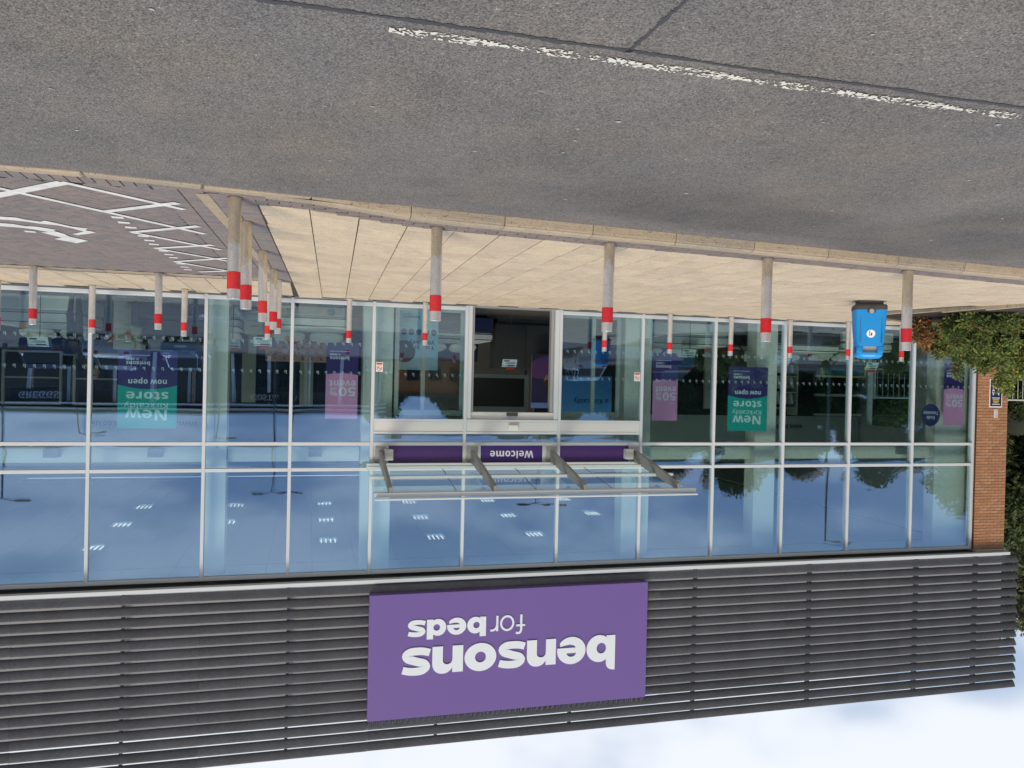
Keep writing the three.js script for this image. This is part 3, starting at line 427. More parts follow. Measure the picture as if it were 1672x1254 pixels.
// ------------------------------------------------------------------ bollards
const steelTex = (() => { const N = 512, a = vnoise(N, 60, 260), b = vnoise(N, 12, 20), c = vnoise(N, 90), d = vnoise(N, 8, 9);
  return [0.52, 0.30, 0.05].map((lvl) => texture(N, (i, o) => { const v = (i / N | 0) / N; const k = 0.74 + 0.18 * (a[i] - 0.5) + 0.10 * (b[i] - 0.5) + 0.10 * (c[i] - 0.5); const dirt = clamp(((lvl + 0.16 * (d[i] - 0.5) + 0.10 * (b[i] - 0.5) + 0.10 * (c[i] - 0.5)) > v ? 0.85 : 0) * (0.55 + 0.6 * c[i])); o[0] = k * (1 - dirt * 0.24) * 1.02; o[1] = k * (1 - dirt * 0.36); o[2] = k * (0.98 - dirt * 0.56); })); })();
const steelMats = steelTex.map((t) => phy({ map: t, metalness: 0.7, roughness: 0.3, bumpMap: grainTex.bump, bumpScale: 0.0006 }));
const redTapes = [C(0.72, 0.012, 0.022), C(0.68, 0.02, 0.03), C(0.74, 0.03, 0.035)].map((c) => { const m = grainMat(c, 0.45, 3, 0.0003); return m; });
const flangeMat = std({ color: C(0.13, 0.115, 0.10), roughness: 0.7, metalness: 0.3 });
{
  const H = 0.88, r = 0.0535;
  const postG = new THREE.LatheGeometry([[0, -0.05], [r, -0.05], [r, H - 0.004], [r - 0.004, H], [0, H + 0.001]].map(([a, b]) => new THREE.Vector2(a, b)), 28);
  { const p = postG.attributes.position, uv = postG.attributes.uv; for (let i = 0; i < p.count; i++) uv.setXY(i, uv.getX(i), clamp(p.getY(i) / H, 0.001, 0.999)); }
  const bandG = new THREE.LatheGeometry([[r, 0.632], [r + 0.0022, 0.633], [r + 0.0022, 0.781], [r, 0.782]].map(([a, b]) => new THREE.Vector2(a, b)), 28);
  const flG = cyl(0.068, 0.064, 0.012, 0, -0.003, 0, 24);
  const bollard = (x, z, label, group, dirt) => { const t = thing('bollard', label, 'bollard', [x, paveY(x, z), z], rr(0, 6.28), group); const p = part('post', postG, steelMats[dirt], t); { const bnd = part('red_band', bandG, redTapes[(rnd() * 3) | 0], t); bnd.position.y = rr(-0.012, 0.012); } part('base_collar', flG, flangeMat, t); t.rotation.z = rr(-0.014, 0.014); t.rotation.x = rr(-0.01, 0.01); return t; };
  const A = 'bollards along the kerb', K = 'bollards down the side of the parking bay', L = 'bollards at the back of the parking bay', F = 'bollards in front of the shop glass';
  bollard(0.66, 8.95, 'dented brown-stained steel bollard with red band at the kerb corner of the parking bay', K, 0);
  bollard(0.65, 7.85, 'steel bollard with red band, second from the road beside the parking bay', K, 0);
  bollard(0.60, 5.98, 'steel bollard with red band, third from the road beside the parking bay', K, 1);
  bollard(0.55, 4.24, 'steel bollard with red band, fourth from the road beside the parking bay', K, 1);
  bollard(0.53, 2.97, 'steel bollard with red band at the inner corner of the parking bay', K, 2);
  bollard(-1.12, 8.82, 'steel bollard with red band on the kerb, first after the parking bay', A, 1);
  bollard(-2.84, 8.86, 'steel bollard with red band on the kerb, opposite the far side of the entrance', A, 1);
  bollard(-4.61, 8.86, 'steel bollard with red band on the kerb, in front of the teal new store poster', A, 1);
  bollard(-6.32, 8.92, 'steel bollard with red band on the kerb beside the blue litter bin', A, 0);
  bollard(4.02, 3.10, 'steel bollard with red band behind the white parking bay symbol', L, 2);
  bollard(2.31, 3.02, 'steel bollard with red band behind the bay, between the hatching and the glass', L, 2);
  const fl = [[5.35, 0.62, 'slim steel bollard with red band cut by the picture edge near the white bed'], [3.85, 0.58, 'steel bollard with red band before the mullion beside the standing person'], [2.28, 0.68, 'steel bollard with red band before the pane with the teal poster over the parking bay'], [0.80, 0.72, 'steel bollard with red band half hidden among the corner bollards near the glass'], [-0.72, 0.43, 'steel bollard with red band under the pink poster beside the pink bed'], [-2.23, 0.43, 'steel bollard with red band before the pale blue banner beside the entrance'], [-6.12, 0.45, 'steel bollard near the glass, directly behind a kerb bollard past the entrance'], [-7.65, 0.45, 'steel bollard with red band under the pink poster next to the entrance'], [-9.12, 0.52, 'steel bollard with red band between the pink poster and the far teal poster'], [-10.62, 0.54, 'steel bollard with red band before the pane next to the far teal poster'], [-12.05, 0.70, 'steel bollard with red band against the glass just beside the blue bin'], [-13.6, 0.62, 'steel bollard near the glass, last one towards the brick pier']];
  for (const [x, z, l] of fl) bollard(x, z, l, F, 2);
}

// ------------------------------------------------------------------ blue litter bin
{
  const x = -8.44, z = 5.75, b = thing('litter_bin', 'bright blue litter bin with dark base and white round emblem', 'litter bin', [x, paveY(x, z), z], 0.52);
  const blue = grainMat(C(0.005, 0.27, 0.70), 0.42, 1.2, 0.0004), dark = std({ color: C(0.05, 0.05, 0.055), roughness: 0.65 });
  const rrect = (w, d, r) => { const s = new THREE.Shape(), a = w / 2, c = d / 2; s.moveTo(-a + r, -c); s.lineTo(a - r, -c); s.quadraticCurveTo(a, -c, a, -c + r); s.lineTo(a, c - r); s.quadraticCurveTo(a, c, a - r, c); s.lineTo(-a + r, c); s.quadraticCurveTo(-a, c, -a, c - r); s.lineTo(-a, -c + r); s.quadraticCurveTo(-a, -c, -a + r, -c); return s.getPoints(6); };
  const loft = (secs) => { const P = [], rings = secs.map(([y, w, d, r]) => rrect(w, d, r).map((p) => [p.x, y, p.y])), n = rings[0].length; for (let k = 0; k < rings.length - 1; k++) for (let i = 0; i < n; i++) { const j = (i + 1) % n, a = rings[k][i], bb = rings[k][j], c = rings[k + 1][j], d = rings[k + 1][i]; P.push(...a, ...c, ...bb, ...a, ...d, ...c); } for (const [R, f] of [[rings[0], 0], [rings[rings.length - 1], 1]]) for (let i = 1; i < n - 1; i++) f ? P.push(...R[0], ...R[i + 1], ...R[i]) : P.push(...R[0], ...R[i], ...R[i + 1]); const g = new THREE.BufferGeometry(); g.setAttribute('position', new THREE.Float32BufferAttribute(P, 3)); g.computeVertexNormals(); g.setAttribute('uv', new THREE.BufferAttribute(new Float32Array(P.length / 3 * 2), 2)); return g; };
  part('plinth', loft([[0, 0.37, 0.31, 0.05], [0.065, 0.37, 0.31, 0.05]]), dark, b);
  part('base_band', loft([[0.065, 0.44, 0.39, 0.07], [0.09, 0.475, 0.425, 0.08], [0.135, 0.475, 0.425, 0.08], [0.15, 0.468, 0.42, 0.08]]), dark, b);
  part('bin_body', loft([[0.15, 0.465, 0.415, 0.08], [0.40, 0.445, 0.395, 0.09], [0.715, 0.395, 0.355, 0.10]]), blue, b);
  // hood: four corner legs round the openings, then the domed lid
  const hood = part('hood', [...[[-1, -1], [1, -1], [-1, 1], [1, 1]].map(([i, j]) => { const g = rb(-0.048, 0.048, 0.71, 0.815, -0.045, 0.045, 0.02, 2); g.translate(i * 0.146, 0, j * 0.127); return uvm(g); })], blue, b);
  part('lid', loft([[0.81, 0.39, 0.352, 0.10], [0.845, 0.388, 0.35, 0.11], [0.875, 0.36, 0.32, 0.13], [0.895, 0.30, 0.24, 0.11], [0.902, 0.16, 0.12, 0.05]]), std({ color: C(0.006, 0.30, 0.72), roughness: 0.38 }), b);
  part('door_seam', [bx(-0.155, -0.151, 0.19, 0.66, 0.185, 0.2025), bx(0.151, 0.155, 0.19, 0.66, 0.185, 0.2025)], dark, b);
  part('litter_liner', bx(-0.15, 0.15, 0.70, 0.812, -0.12, 0.12), std({ color: C(0.36, 0.38, 0.34), roughness: 0.7 }), b);
  const lock = part('door_lock', rb(-0.06, 0.06, 0.10, 0.20, 0.19, 0.218, 0.03, 3), dark, b); part('lock_plate', cyl(0.035, 0.035, 0.006, 0, 0, 0, 16).rotateX(Math.PI / 2).translate(0, 0.175, 0.2215), aluGrey, lock);
  const disc = part('emblem', new THREE.CircleGeometry(0.062, 32).rotateX(-0.075).translate(0, 0.52, 0.1985), std({ color: C(0.78, 0.82, 0.84), roughness: 0.5 }), b);
  const ic = new THREE.Shape(); ic.moveTo(-0.02, 0.03); ic.lineTo(0.005, 0.03); ic.lineTo(0.0, -0.012); ic.lineTo(-0.016, -0.012); ic.closePath(); const ic2 = poly([[0.012, -0.045], [0.022, -0.045], [0.026, 0.035], [0.018, 0.035]]);
  part('emblem_figure', [new THREE.ShapeGeometry(ic), new THREE.ShapeGeometry(ic2)].map((g) => g.rotateX(-0.075).translate(0, 0.52, 0.2015)), dark, disc);
}

// ------------------------------------------------------------------ window posters, stickers, notices
const F_ = (px, w = 'bold ') => w + px + 'px sans-serif';
function printed(name, label, category, w, h, x, y, z, draw, res = 512, turn = 0, group, shape) {
  const cv = document.createElement('canvas'); cv.width = res; cv.height = Math.round(res * h / w); const c = cv.getContext('2d'); draw(c, cv.width, cv.height);
  const t = new THREE.CanvasTexture(cv); t.colorSpace = THREE.SRGBColorSpace; t.anisotropy = 8;
  let g; if (shape === 'round') { g = new THREE.CircleGeometry(w / 2, 40); g.scale(1, h / w, 1); } else g = new THREE.PlaneGeometry(w, h, 6, 6);
  if (shape !== 'round') { const p = g.attributes.position; for (let i = 0; i < p.count; i++) p.setZ(i, 0.004 * Math.sin(p.getX(i) / w * 5 + x) * Math.sin(p.getY(i) / h * 4 + 1)); g.computeVertexNormals(); }
  const back = g.clone(); back.translate(0, 0, -0.003);
  const m = single(name, g, std({ map: t, roughness: 0.55, side: THREE.DoubleSide }), label, category, group); m.position.set(x, y, z); m.rotation.y = turn; return m;
}
const fit = (c, t, x, base, w, cap, weight = 'bold ') => { c.save(); c.font = weight + '100px sans-serif'; c.textAlign = 'left'; c.textBaseline = 'alphabetic'; const k = c.measureText(t).width; c.translate(x, base); c.scale(w / k, cap / 71); c.fillText(t, 0, 0); c.restore(); };
const newStore = (c, W, H) => { c.fillStyle = '#12aaa6'; c.fillRect(0, 0, W, H); c.fillStyle = '#382d78'; c.beginPath(); c.moveTo(0, H * 0.556); c.quadraticCurveTo(W / 2, H * 0.45, W, H * 0.556); c.lineTo(W, H); c.lineTo(0, H); c.fill();
  c.fillStyle = '#dcebf0'; fit(c, 'New', W * 0.135, H * 0.238, W * 0.735, H * 0.135); fit(c, 'Kirkcaldy', W * 0.135, H * 0.322, W * 0.755, H * 0.066, ''); fit(c, 'store', W * 0.135, H * 0.468, W * 0.735, H * 0.112); fit(c, 'now open', W * 0.165, H * 0.627, W * 0.67, H * 0.07);
  fit(c, 'bensons', W * 0.46, H * 0.856, W * 0.41, H * 0.05); fit(c, 'for', W * 0.65, H * 0.895, W * 0.06, H * 0.028, ''); fit(c, 'beds', W * 0.725, H * 0.895, W * 0.145, H * 0.03); c.fillRect(W * 0.46, H * 0.93, W * 0.42, H * 0.006); };
const event50 = (c, W, H) => { c.fillStyle = '#e09acd'; c.fillRect(0, 0, W, H); c.fillStyle = '#3a2a76'; c.beginPath(); c.moveTo(0, H * 0.578); c.quadraticCurveTo(W / 2, H * 0.628, W, H * 0.578); c.lineTo(W, H); c.lineTo(0, H); c.fill();
  c.fillStyle = '#e6dff0'; fit(c, 'UP TO', W * 0.06, H * 0.268, W * 0.22, H * 0.02, ''); fit(c, '50', W * 0.05, H * 0.415, W * 0.55, H * 0.115); fit(c, '%', W * 0.63, H * 0.362, W * 0.26, H * 0.062); fit(c, 'off', W * 0.65, H * 0.415, W * 0.22, H * 0.042); fit(c, 'event', W * 0.05, H * 0.505, W * 0.85, H * 0.088);
  fit(c, 'bensons', W * 0.27, H * 0.82, W * 0.62, H * 0.048); fit(c, 'for', W * 0.56, H * 0.858, W * 0.09, H * 0.026, ''); fit(c, 'beds', W * 0.67, H * 0.858, W * 0.22, H * 0.028); c.fillRect(W * 0.27, H * 0.885, W * 0.62, H * 0.006); };
const P = 'posters inside the shop window';
printed('window_poster', 'teal and navy new Kirkcaldy store poster over the parking bay', 'poster', 1.05, 1.50, 3.02, 1.885, -0.045, newStore, 512, 0, P);
printed('window_poster', 'teal and navy new Kirkcaldy store poster between the entrance and the blue bin', 'poster', 1.04, 1.50, -9.93, 1.875, -0.045, newStore, 512, 0, P);
printed('window_poster', 'pink and navy half price event poster beside the pink bed', 'poster', 0.64, 1.545, -0.62, 1.645, -0.045, event50, 400, 0, P);
printed('window_poster', 'pink and navy half price event poster just past the entrance', 'poster', 0.62, 1.54, -7.81, 1.63, -0.045, event50, 400, 0, P);
printed('window_poster', 'pink and navy half price event poster nearest the brick pier', 'poster', 0.62, 1.56, -15.81, 1.675, -0.045, event50, 400, 0, P);
printed('window_sticker', 'round navy sticker reading ends Tuesday beside the last pink poster', 'sticker', 0.56, 0.56, -15.11, 2.20, -0.04, (c, W, H) => { c.fillStyle = '#31306e'; c.fillRect(0, 0, W, H); c.fillStyle = '#d5dbea'; c.textAlign = 'center'; c.font = F_(104); c.fillText('Ends', W / 2, H * 0.45); c.fillText('Tuesday', W / 2, H * 0.66, W * 0.84); }, 512, 0, undefined, 'round');
const noSmoke = (c, W, H) => { c.fillStyle = '#e9e6e4'; c.fillRect(0, 0, W, H); c.fillStyle = '#c43a36'; c.fillRect(W * 0.08, H * 0.74, W * 0.84, H * 0.2); c.strokeStyle = '#c43a36'; c.lineWidth = 22; c.beginPath(); c.arc(W / 2, H * 0.38, W * 0.34, 0, 7); c.stroke(); c.beginPath(); c.moveTo(W * 0.27, H * 0.22); c.lineTo(W * 0.73, H * 0.54); c.stroke(); c.fillStyle = '#333'; c.fillRect(W * 0.25, H * 0.36, W * 0.5, H * 0.05); };
printed('no_smoking_sticker', 'white and red no smoking sticker on the entrance glass nearer the parking bay', 'sticker', 0.14, 0.195, -1.365, 1.345, 0.016, noSmoke, 256);
printed('no_smoking_sticker', 'white and red no smoking sticker on the entrance glass nearer the blue bin', 'sticker', 0.14, 0.195, -7.09, 1.42, 0.016, noSmoke, 256);
{ // notice board on the brick pier
  const nb = thing('notice_board', 'navy notice with white border and two figures on the brick pier', 'notice', [-16.93, 1.26, 0.128]);
  part('board', rb(-0.20, 0.20, 0, 0.72, 0, 0.012, 0.004, 1), std({ color: C(0.8, 0.8, 0.79), roughness: 0.5 }), nb);
  const cv = document.createElement('canvas'); cv.width = 360; cv.height = 660; const c = cv.getContext('2d'); c.fillStyle = '#17203f'; c.fillRect(0, 0, 360, 660); c.fillStyle = '#d9dde6'; c.textAlign = 'center';
  const ln = (y, n, h, col, seed) => { c.fillStyle = col; let x = 180 - n * 13; for (let i = 0; i < n; i++) { c.fillRect(x, y, 19, h); if ((i * 7 + seed) % 3) c.clearRect(x + 5, y + 6, 8, 5); x += 26; } };
  c.fillStyle = '#e4e7ee'; for (const [y, w] of [[40, 250], [200, 260]]) { for (let i = 0; i < 9; i++) c.fillRect(180 - w / 2 + i * w / 9, y, w / 9 - 7, 24); }
  c.fillStyle = '#e2c53a'; for (const [y, w] of [[82, 150], [118, 200], [158, 210]]) for (let i = 0; i < 7; i++) c.fillRect(180 - w / 2 + i * w / 7, y, w / 7 - 6, 25);
  c.fillStyle = '#e4e7ee'; for (const x of [95, 265]) { c.beginPath(); c.arc(x, 300, 20, 0, 7); c.fill(); c.fillRect(x - 32, 325, 64, 90); c.fillRect(x - 22, 415, 18, 95); c.fillRect(x + 4, 415, 18, 95); c.fillStyle = '#17203f'; c.fillRect(x - 18, 345, 36, 50); c.fillStyle = '#e4e7ee'; }
  c.fillStyle = '#e2c53a'; c.fillRect(150, 445, 60, 30); c.fillRect(140, 490, 80, 10); c.fillRect(150, 545, 60, 70);
  const t = new THREE.CanvasTexture(cv); t.colorSpace = THREE.SRGBColorSpace; part('print', new THREE.PlaneGeometry(0.35, 0.665).translate(0, 0.36, 0.0145), std({ map: t, roughness: 0.5 }), nb);
}
{ const pl = thing('wall_plate', 'small pale plate with printed lines above the navy notice', 'plate', [-16.95, 2.03, 0.128]); part('plate', rb(-0.06, 0.06, 0, 0.21, 0, 0.01, 0.003, 1), std({ color: C(0.7, 0.68, 0.64), roughness: 0.6 }), pl); const l = []; for (let i = 0; i < 6; i++) l.push(bx(-0.045, 0.045 - (i % 3) * 0.012, 0.03 + i * 0.03, 0.038 + i * 0.03, 0.0102, 0.0118)); part('print', l, std({ color: grey(0.2) }), pl); }

// ------------------------------------------------------------------ leaves
function leafGeo(size, n, spread) { // a sprig of n pointed leaves
  const P = []; for (let i = 0; i < n; i++) { const a = rr(0, 6.28), e = rr(-0.7, 1.1), d = new THREE.Vector3(Math.cos(a) * Math.cos(e), Math.sin(e), Math.sin(a) * Math.cos(e)), s = new THREE.Vector3().crossVectors(d, new THREE.Vector3(rr(-1, 1), rr(-1, 1), rr(-1, 1))).normalize().multiplyScalar(size * 0.26), o = d.clone().multiplyScalar(spread * rr(0.2, 1)), L = size * rr(0.7, 1.25); const b = o, m = o.clone().addScaledVector(d, L * 0.45), t = o.clone().addScaledVector(d, L); t.y -= L * 0.12; P.push(...b.toArray(), ...m.clone().add(s).toArray(), ...t.toArray(), ...b.toArray(), ...t.toArray(), ...m.clone().sub(s).toArray()); }
  const g = new THREE.BufferGeometry(); g.setAttribute('position', new THREE.Float32BufferAttribute(P, 3)); g.computeVertexNormals(); return g;
}
const leafMat = phy({ color: 0xffffff, roughness: 0.65, side: THREE.DoubleSide, transmission: 0.25, thickness: 0 });
leafMat.roughness = 1;
function crown(parent, name, blobs, count, geo, cols, scale = [0.7, 1.3], hollow = 0.55) {
  const im = shadows(new THREE.InstancedMesh(geo, leafMat, count)); im.name = name; im.userData.kind = 'stuff'; const m = new THREE.Matrix4(), q = new THREE.Quaternion(), e = new THREE.Euler(), col = new THREE.Color();
  const wsum = blobs.reduce((s, b) => s + b[3] * b[3], 0);
  for (let i = 0; i < count; i++) { let w = rnd() * wsum, k = 0; while (w > blobs[k][3] ** 2 && k < blobs.length - 1) { w -= blobs[k][3] ** 2; k++; } const [bx_, by, bz, br, sq = 0.85] = blobs[k]; const a = rr(0, 6.283), ct = rr(-1, 1), st = Math.sqrt(1 - ct * ct), rad = br * Math.pow(rr(hollow ** 3, 1), 1 / 3) * (0.85 + 0.3 * noise3(a * 2 + bx_, ct * 3, bz));
    e.set(rr(0, 6.28), rr(0, 6.28), rr(0, 6.28)); q.setFromEuler(e); const s = rr(...scale); im.setMatrixAt(i, m.compose(new THREE.Vector3(bx_ + Math.cos(a) * st * rad, Math.max(0.02, by + ct * rad * sq), bz + Math.sin(a) * st * rad), q, new THREE.Vector3(s, s, s)));
    const c = cols[(rnd() * cols.length) | 0], v = rr(0.7, 1.3); im.setColorAt(i, col.setRGB(c[0] * v, c[1] * v, c[2] * v)); }
  parent.add(im); return im;
}
const bark = grainMat(C(0.09, 0.07, 0.05), 1, 3, 0.01);
function limb(a, b, r0, r1) { const A = new THREE.Vector3(...a), B = new THREE.Vector3(...b), d = B.clone().sub(A), g = new THREE.CylinderGeometry(r1, r0, d.length(), 8, 3); const p = g.attributes.position; for (let i = 0; i < p.count; i++) { const y = p.getY(i); p.setX(i, p.getX(i) + 0.12 * r0 * Math.sin(y * 3 + a[0])); } g.computeVertexNormals(); g.applyQuaternion(new THREE.Quaternion().setFromUnitVectors(new THREE.Vector3(0, 1, 0), d.normalize())); const c = A.add(B).multiplyScalar(0.5); g.translate(c.x, c.y, c.z); return g; }
function tree(label, x, y, z, h, w, count, leaf, cols, group, nb = 16) {
  const t = thing('tree', label, 'tree', [x, y, z], 0, group), trunkH = h * 0.42, gs = [limb([0, -0.3, 0], [rr(-0.2, 0.2), trunkH, rr(-0.2, 0.2)], h * 0.026, h * 0.017)], blobs = [];
  for (let i = 0; i < nb; i++) { const a = i * 2.4 + rr(-0.4, 0.4), k = i / nb, rad = w * 0.5 * Math.sqrt(k) * rr(0.55, 0.85), yy = h * (0.28 + 0.62 * rr(0, 1) * (1 - 0.45 * k)); const c = [Math.cos(a) * rad, yy, Math.sin(a) * rad]; gs.push(limb([0, trunkH * rr(0.5, 1), 0], c, h * 0.011, h * 0.003)); blobs.push([...c, w * rr(0.13, 0.24), 0.8]); }
  blobs.push([0, h * 0.86, 0, w * 0.2, 0.9]);
  part('trunk', gs, bark, t); crown(t, 'crown', blobs, count, leaf, cols, [0.7, 1.4]); return t;
}

// ------------------------------------------------------------------ planting bed with a mixed hedge at the corner of the shop
const GREEN = [[0.10, 0.17, 0.03], [0.15, 0.22, 0.04], [0.07, 0.12, 0.025], [0.20, 0.25, 0.05]];
{
  const bed = structure('planting_bed', sheet([[-10.22, 30], [-10.22, 3.72], [-10.6, 3.3], [-12.6, 2.15], [-17.2, 2.15], [-17.6, 0.2], [-42, 0.2], [-42, 30]].reverse(), (x, z) => Math.max(paveY(x, z), 0.02) + 0.03), grainMat(C(0.055, 0.04, 0.028), 1, 1.5, 0.02));
  const edge = [[-10.14, 12], [-10.14, 8], [-10.12, 3.75], [-10.5, 3.25], [-11.5, 2.62], [-12.6, 2.08], [-14.8, 2.06], [-17.2, 2.05]];
  const kb = thing('bed_edging', 'low pale stone edging round the planting bed beside the pavement', 'edging', [0, 0, 0]);
  for (let i = 0; i < edge.length - 1; i++) { const [x0, z0] = edge[i], [x1, z1] = edge[i + 1], L = Math.hypot(x1 - x0, z1 - z0), n = Math.max(1, Math.round(L / 0.9)); for (let k = 0; k < n; k++) { const cx = x0 + (x1 - x0) * (k + 0.5) / n, cz = z0 + (z1 - z0) * (k + 0.5) / n; const s = part('edging_stone', chamferBlock(L / n - 0.006, 0.16, 0.06, 0.008, rr(0, 2), rr(0, 2)), kerbMats[(i + k) % 3], kb); s.position.set(cx, Math.max(paveY(cx, cz), 0.0) + 0.055, cz); s.rotation.y = -Math.atan2(z1 - z0, x1 - x0); } }
  const lg = leafGeo(0.05, 9, 0.06), orange = [[0.42, 0.15, 0.03], [0.48, 0.23, 0.06], [0.34, 0.10, 0.025], [0.22, 0.15, 0.04], [0.10, 0.12, 0.03], [0.16, 0.13, 0.04]], mixed = [...GREEN, ...GREEN, [0.22, 0.12, 0.035], [0.15, 0.18, 0.035], [0.13, 0.19, 0.035], [0.22, 0.22, 0.05]], fresh = [[0.32, 0.36, 0.06], [0.25, 0.31, 0.05], [0.12, 0.16, 0.03], [0.34, 0.29, 0.08]];
  const stems = (blobs) => blobs.map(([x, y, z]) => limb([x * 0.3, -0.05, z * 0.3], [x, y, z], 0.014, 0.005));
  const shrub = (label, x, z, w, h, n, count, cols) => { // many small clumps and thin shoots that break the outline
    const t = thing('shrub', label, 'shrub', [x, paveY(x, z) + 0.03, z], 0, 'shrubs in the planting bed'), blobs = [], shoots = [];
    for (let i = 0; i < n; i++) { const a = rr(0, 6.28), r = w * Math.sqrt(rnd()); const top = h * (0.95 - 0.5 * (r / w) ** 2); blobs.push([Math.cos(a) * r, rr(0.12, Math.max(0.2, top)), Math.sin(a) * r, rr(0.10, 0.24) * (0.6 + w * 0.5), 0.9]); if (i % 2 === 0) { const sx = Math.cos(a) * r * 1.15, sz = Math.sin(a) * r * 1.15, sh = top * rr(1.0, 1.38); shoots.push([[sx * 0.5, top * 0.5, sz * 0.5], [sx, sh, sz]]); for (let k = 0; k < 4; k++) blobs.push([sx * (0.7 + 0.1 * k), top * 0.6 + (sh - top * 0.6) * (k + 1) / 4, sz * (0.7 + 0.1 * k), 0.06, 1.2]); } }
    part('stems', [...stems(blobs.slice(0, 10)), ...shoots.map(([a, b]) => limb(a, b, 0.006, 0.003))], bark, t); crown(t, 'foliage', blobs, Math.round(count * 0.85), lg, cols, [0.5, 1.7], 0.1); return t; };
  shrub('low orange-leaved shrub at the tip of the planting bed', -11.6, 3.62, 0.33, 0.55, 10, 800, orange);
  shrub('green shrub with rusty shoots behind the orange one', -12.1, 4.0, 0.55, 0.88, 18, 2400, mixed);
  shrub('tall yellow-green shrub in front of the brick pier', -12.75, 4.5, 0.62, 1.18, 22, 3300, [...fresh, ...GREEN]);
  shrub('bright green shrub at the picture edge before the railings', -12.75, 5.55, 0.7, 1.28, 22, 3400, [...fresh, [0.08, 0.12, 0.025]]);
  shrub('dark green shrub low beside the stone edging', -11.55, 5.1, 0.62, 0.82, 20, 2600, mixed);
  shrub('thin reddish shrub under the last pink poster', -14.3, 3.0, 0.5, 0.85, 9, 700, [...mixed, ...orange.slice(0, 1)]);
  shrub('low mixed shrub at the foot of the brick pier', -16.2, 2.9, 0.7, 0.95, 16, 2000, [...mixed, ...fresh]);
}
// bank, railing and trees beyond the corner
structure('grass_bank', gridSheet(-60, -17.5, 30, -60, 1.6, 40, (x, z) => 0.05 + 1.0 * smooth(0.4, -5.2, z) * smooth(-17.3, -18.6, x) + 6.8 * smooth(-6.8, -21, z) + 0.1 * noise3(x * 0.8, 2, z * 0.8)), grainMat(C(0.05, 0.06, 0.022), 1, 0.8, 0.03));
{
  const rl = thing('railing', 'white vertical bar railing beyond the brick pier', 'railing', [-18.4, 0.85, -6]);
  const wm = std({ color: C(0.62, 0.64, 0.64), roughness: 0.45 });
  part('rail', bx(-22, 0, 0.06, 0.10, -0.02, 0.02), wm, rl); part('rail', bx(-22, 0, 1.02, 1.07, -0.025, 0.025), wm, rl);
  const bg = bar([0, 0.10, 0], [0, 1.02, 0], 0.011, 6); for (let i = 0; i < 100; i++) { const b = part('railing_bar', bg, wm, rl); b.position.x = -0.11 - i * 0.22; }
  for (let i = 0; i < 9; i++) part('railing_post', bx(-2.75 * i - 0.03, -2.75 * i + 0.03, -0.3, 1.09, -0.03, 0.03), wm, rl);
}
{
  const lf = leafGeo(0.17, 7, 0.16), dk = [[0.05, 0.09, 0.02], [0.07, 0.12, 0.03], [0.03, 0.055, 0.013], [0.10, 0.13, 0.04]];
  tree('dark leafy tree behind the railing, closest to the brick pier', -23.5, 1.2, -9, 9.0, 7.5, 11000, lf, dk, 'trees on the bank');
  tree('bushy olive tree behind the railing, rising past the louvre ends', -26.5, 1.4, -8.6, 9.8, 8, 11000, lf, [[0.07, 0.09, 0.025], [0.05, 0.07, 0.02], [0.10, 0.10, 0.035]], 'trees on the bank');
  tree('tall dark tree farthest back on the bank', -25, 4.0, -15, 9, 9, 9000, lf, dk, 'trees on the bank');
  tree('low wide dark tree filling the gap beside the brick pier', -22, 1.0, -11.5, 6.5, 7.5, 7000, lf, dk, 'trees on the bank', 20);
  tree('spreading dark tree seen through the end window', -20.6, 1.2, -10.5, 5.6, 5.2, 5000, lf, dk, 'trees on the bank');
  const hb = []; for (let i = 0; i < 14; i++) hb.push([-i * 0.9, rr(0.5, 1.6), rr(-0.4, 0.4), rr(0.7, 1.0)]); const t = thing('bank_hedge', 'dark ragged hedge directly behind the white railing', 'hedge', [-18.6, 1.0, -7.6]); part('stems', hb.map(([x, y, z]) => limb([x, -0.2, z], [x, y, z], 0.03, 0.01)), bark, t); crown(t, 'foliage', hb, 9000, lf, dk, [0.6, 1.1], 0.3);
}
// ------------------------------------------------------------------ inside the shop
const cream = std({ color: C(0.62, 0.60, 0.52), roughness: 0.6 }), charcoal = std({ color: C(0.035, 0.038, 0.042), roughness: 0.7 }), linen = std({ color: C(0.72, 0.74, 0.74), roughness: 0.9 }), pinkFab = std({ color: C(0.50, 0.30, 0.28), roughness: 0.95 }), pinkGrey = std({ color: C(0.42, 0.36, 0.36), roughness: 0.95 }), navy = std({ color: C(0.02, 0.03, 0.09), roughness: 0.9 }), blueFab = std({ color: C(0.03, 0.10, 0.30), roughness: 0.9 }), greyFab = std({ color: C(0.045, 0.048, 0.052), roughness: 0.95 }), ochre = std({ color: C(0.45, 0.34, 0.10), roughness: 0.9 });
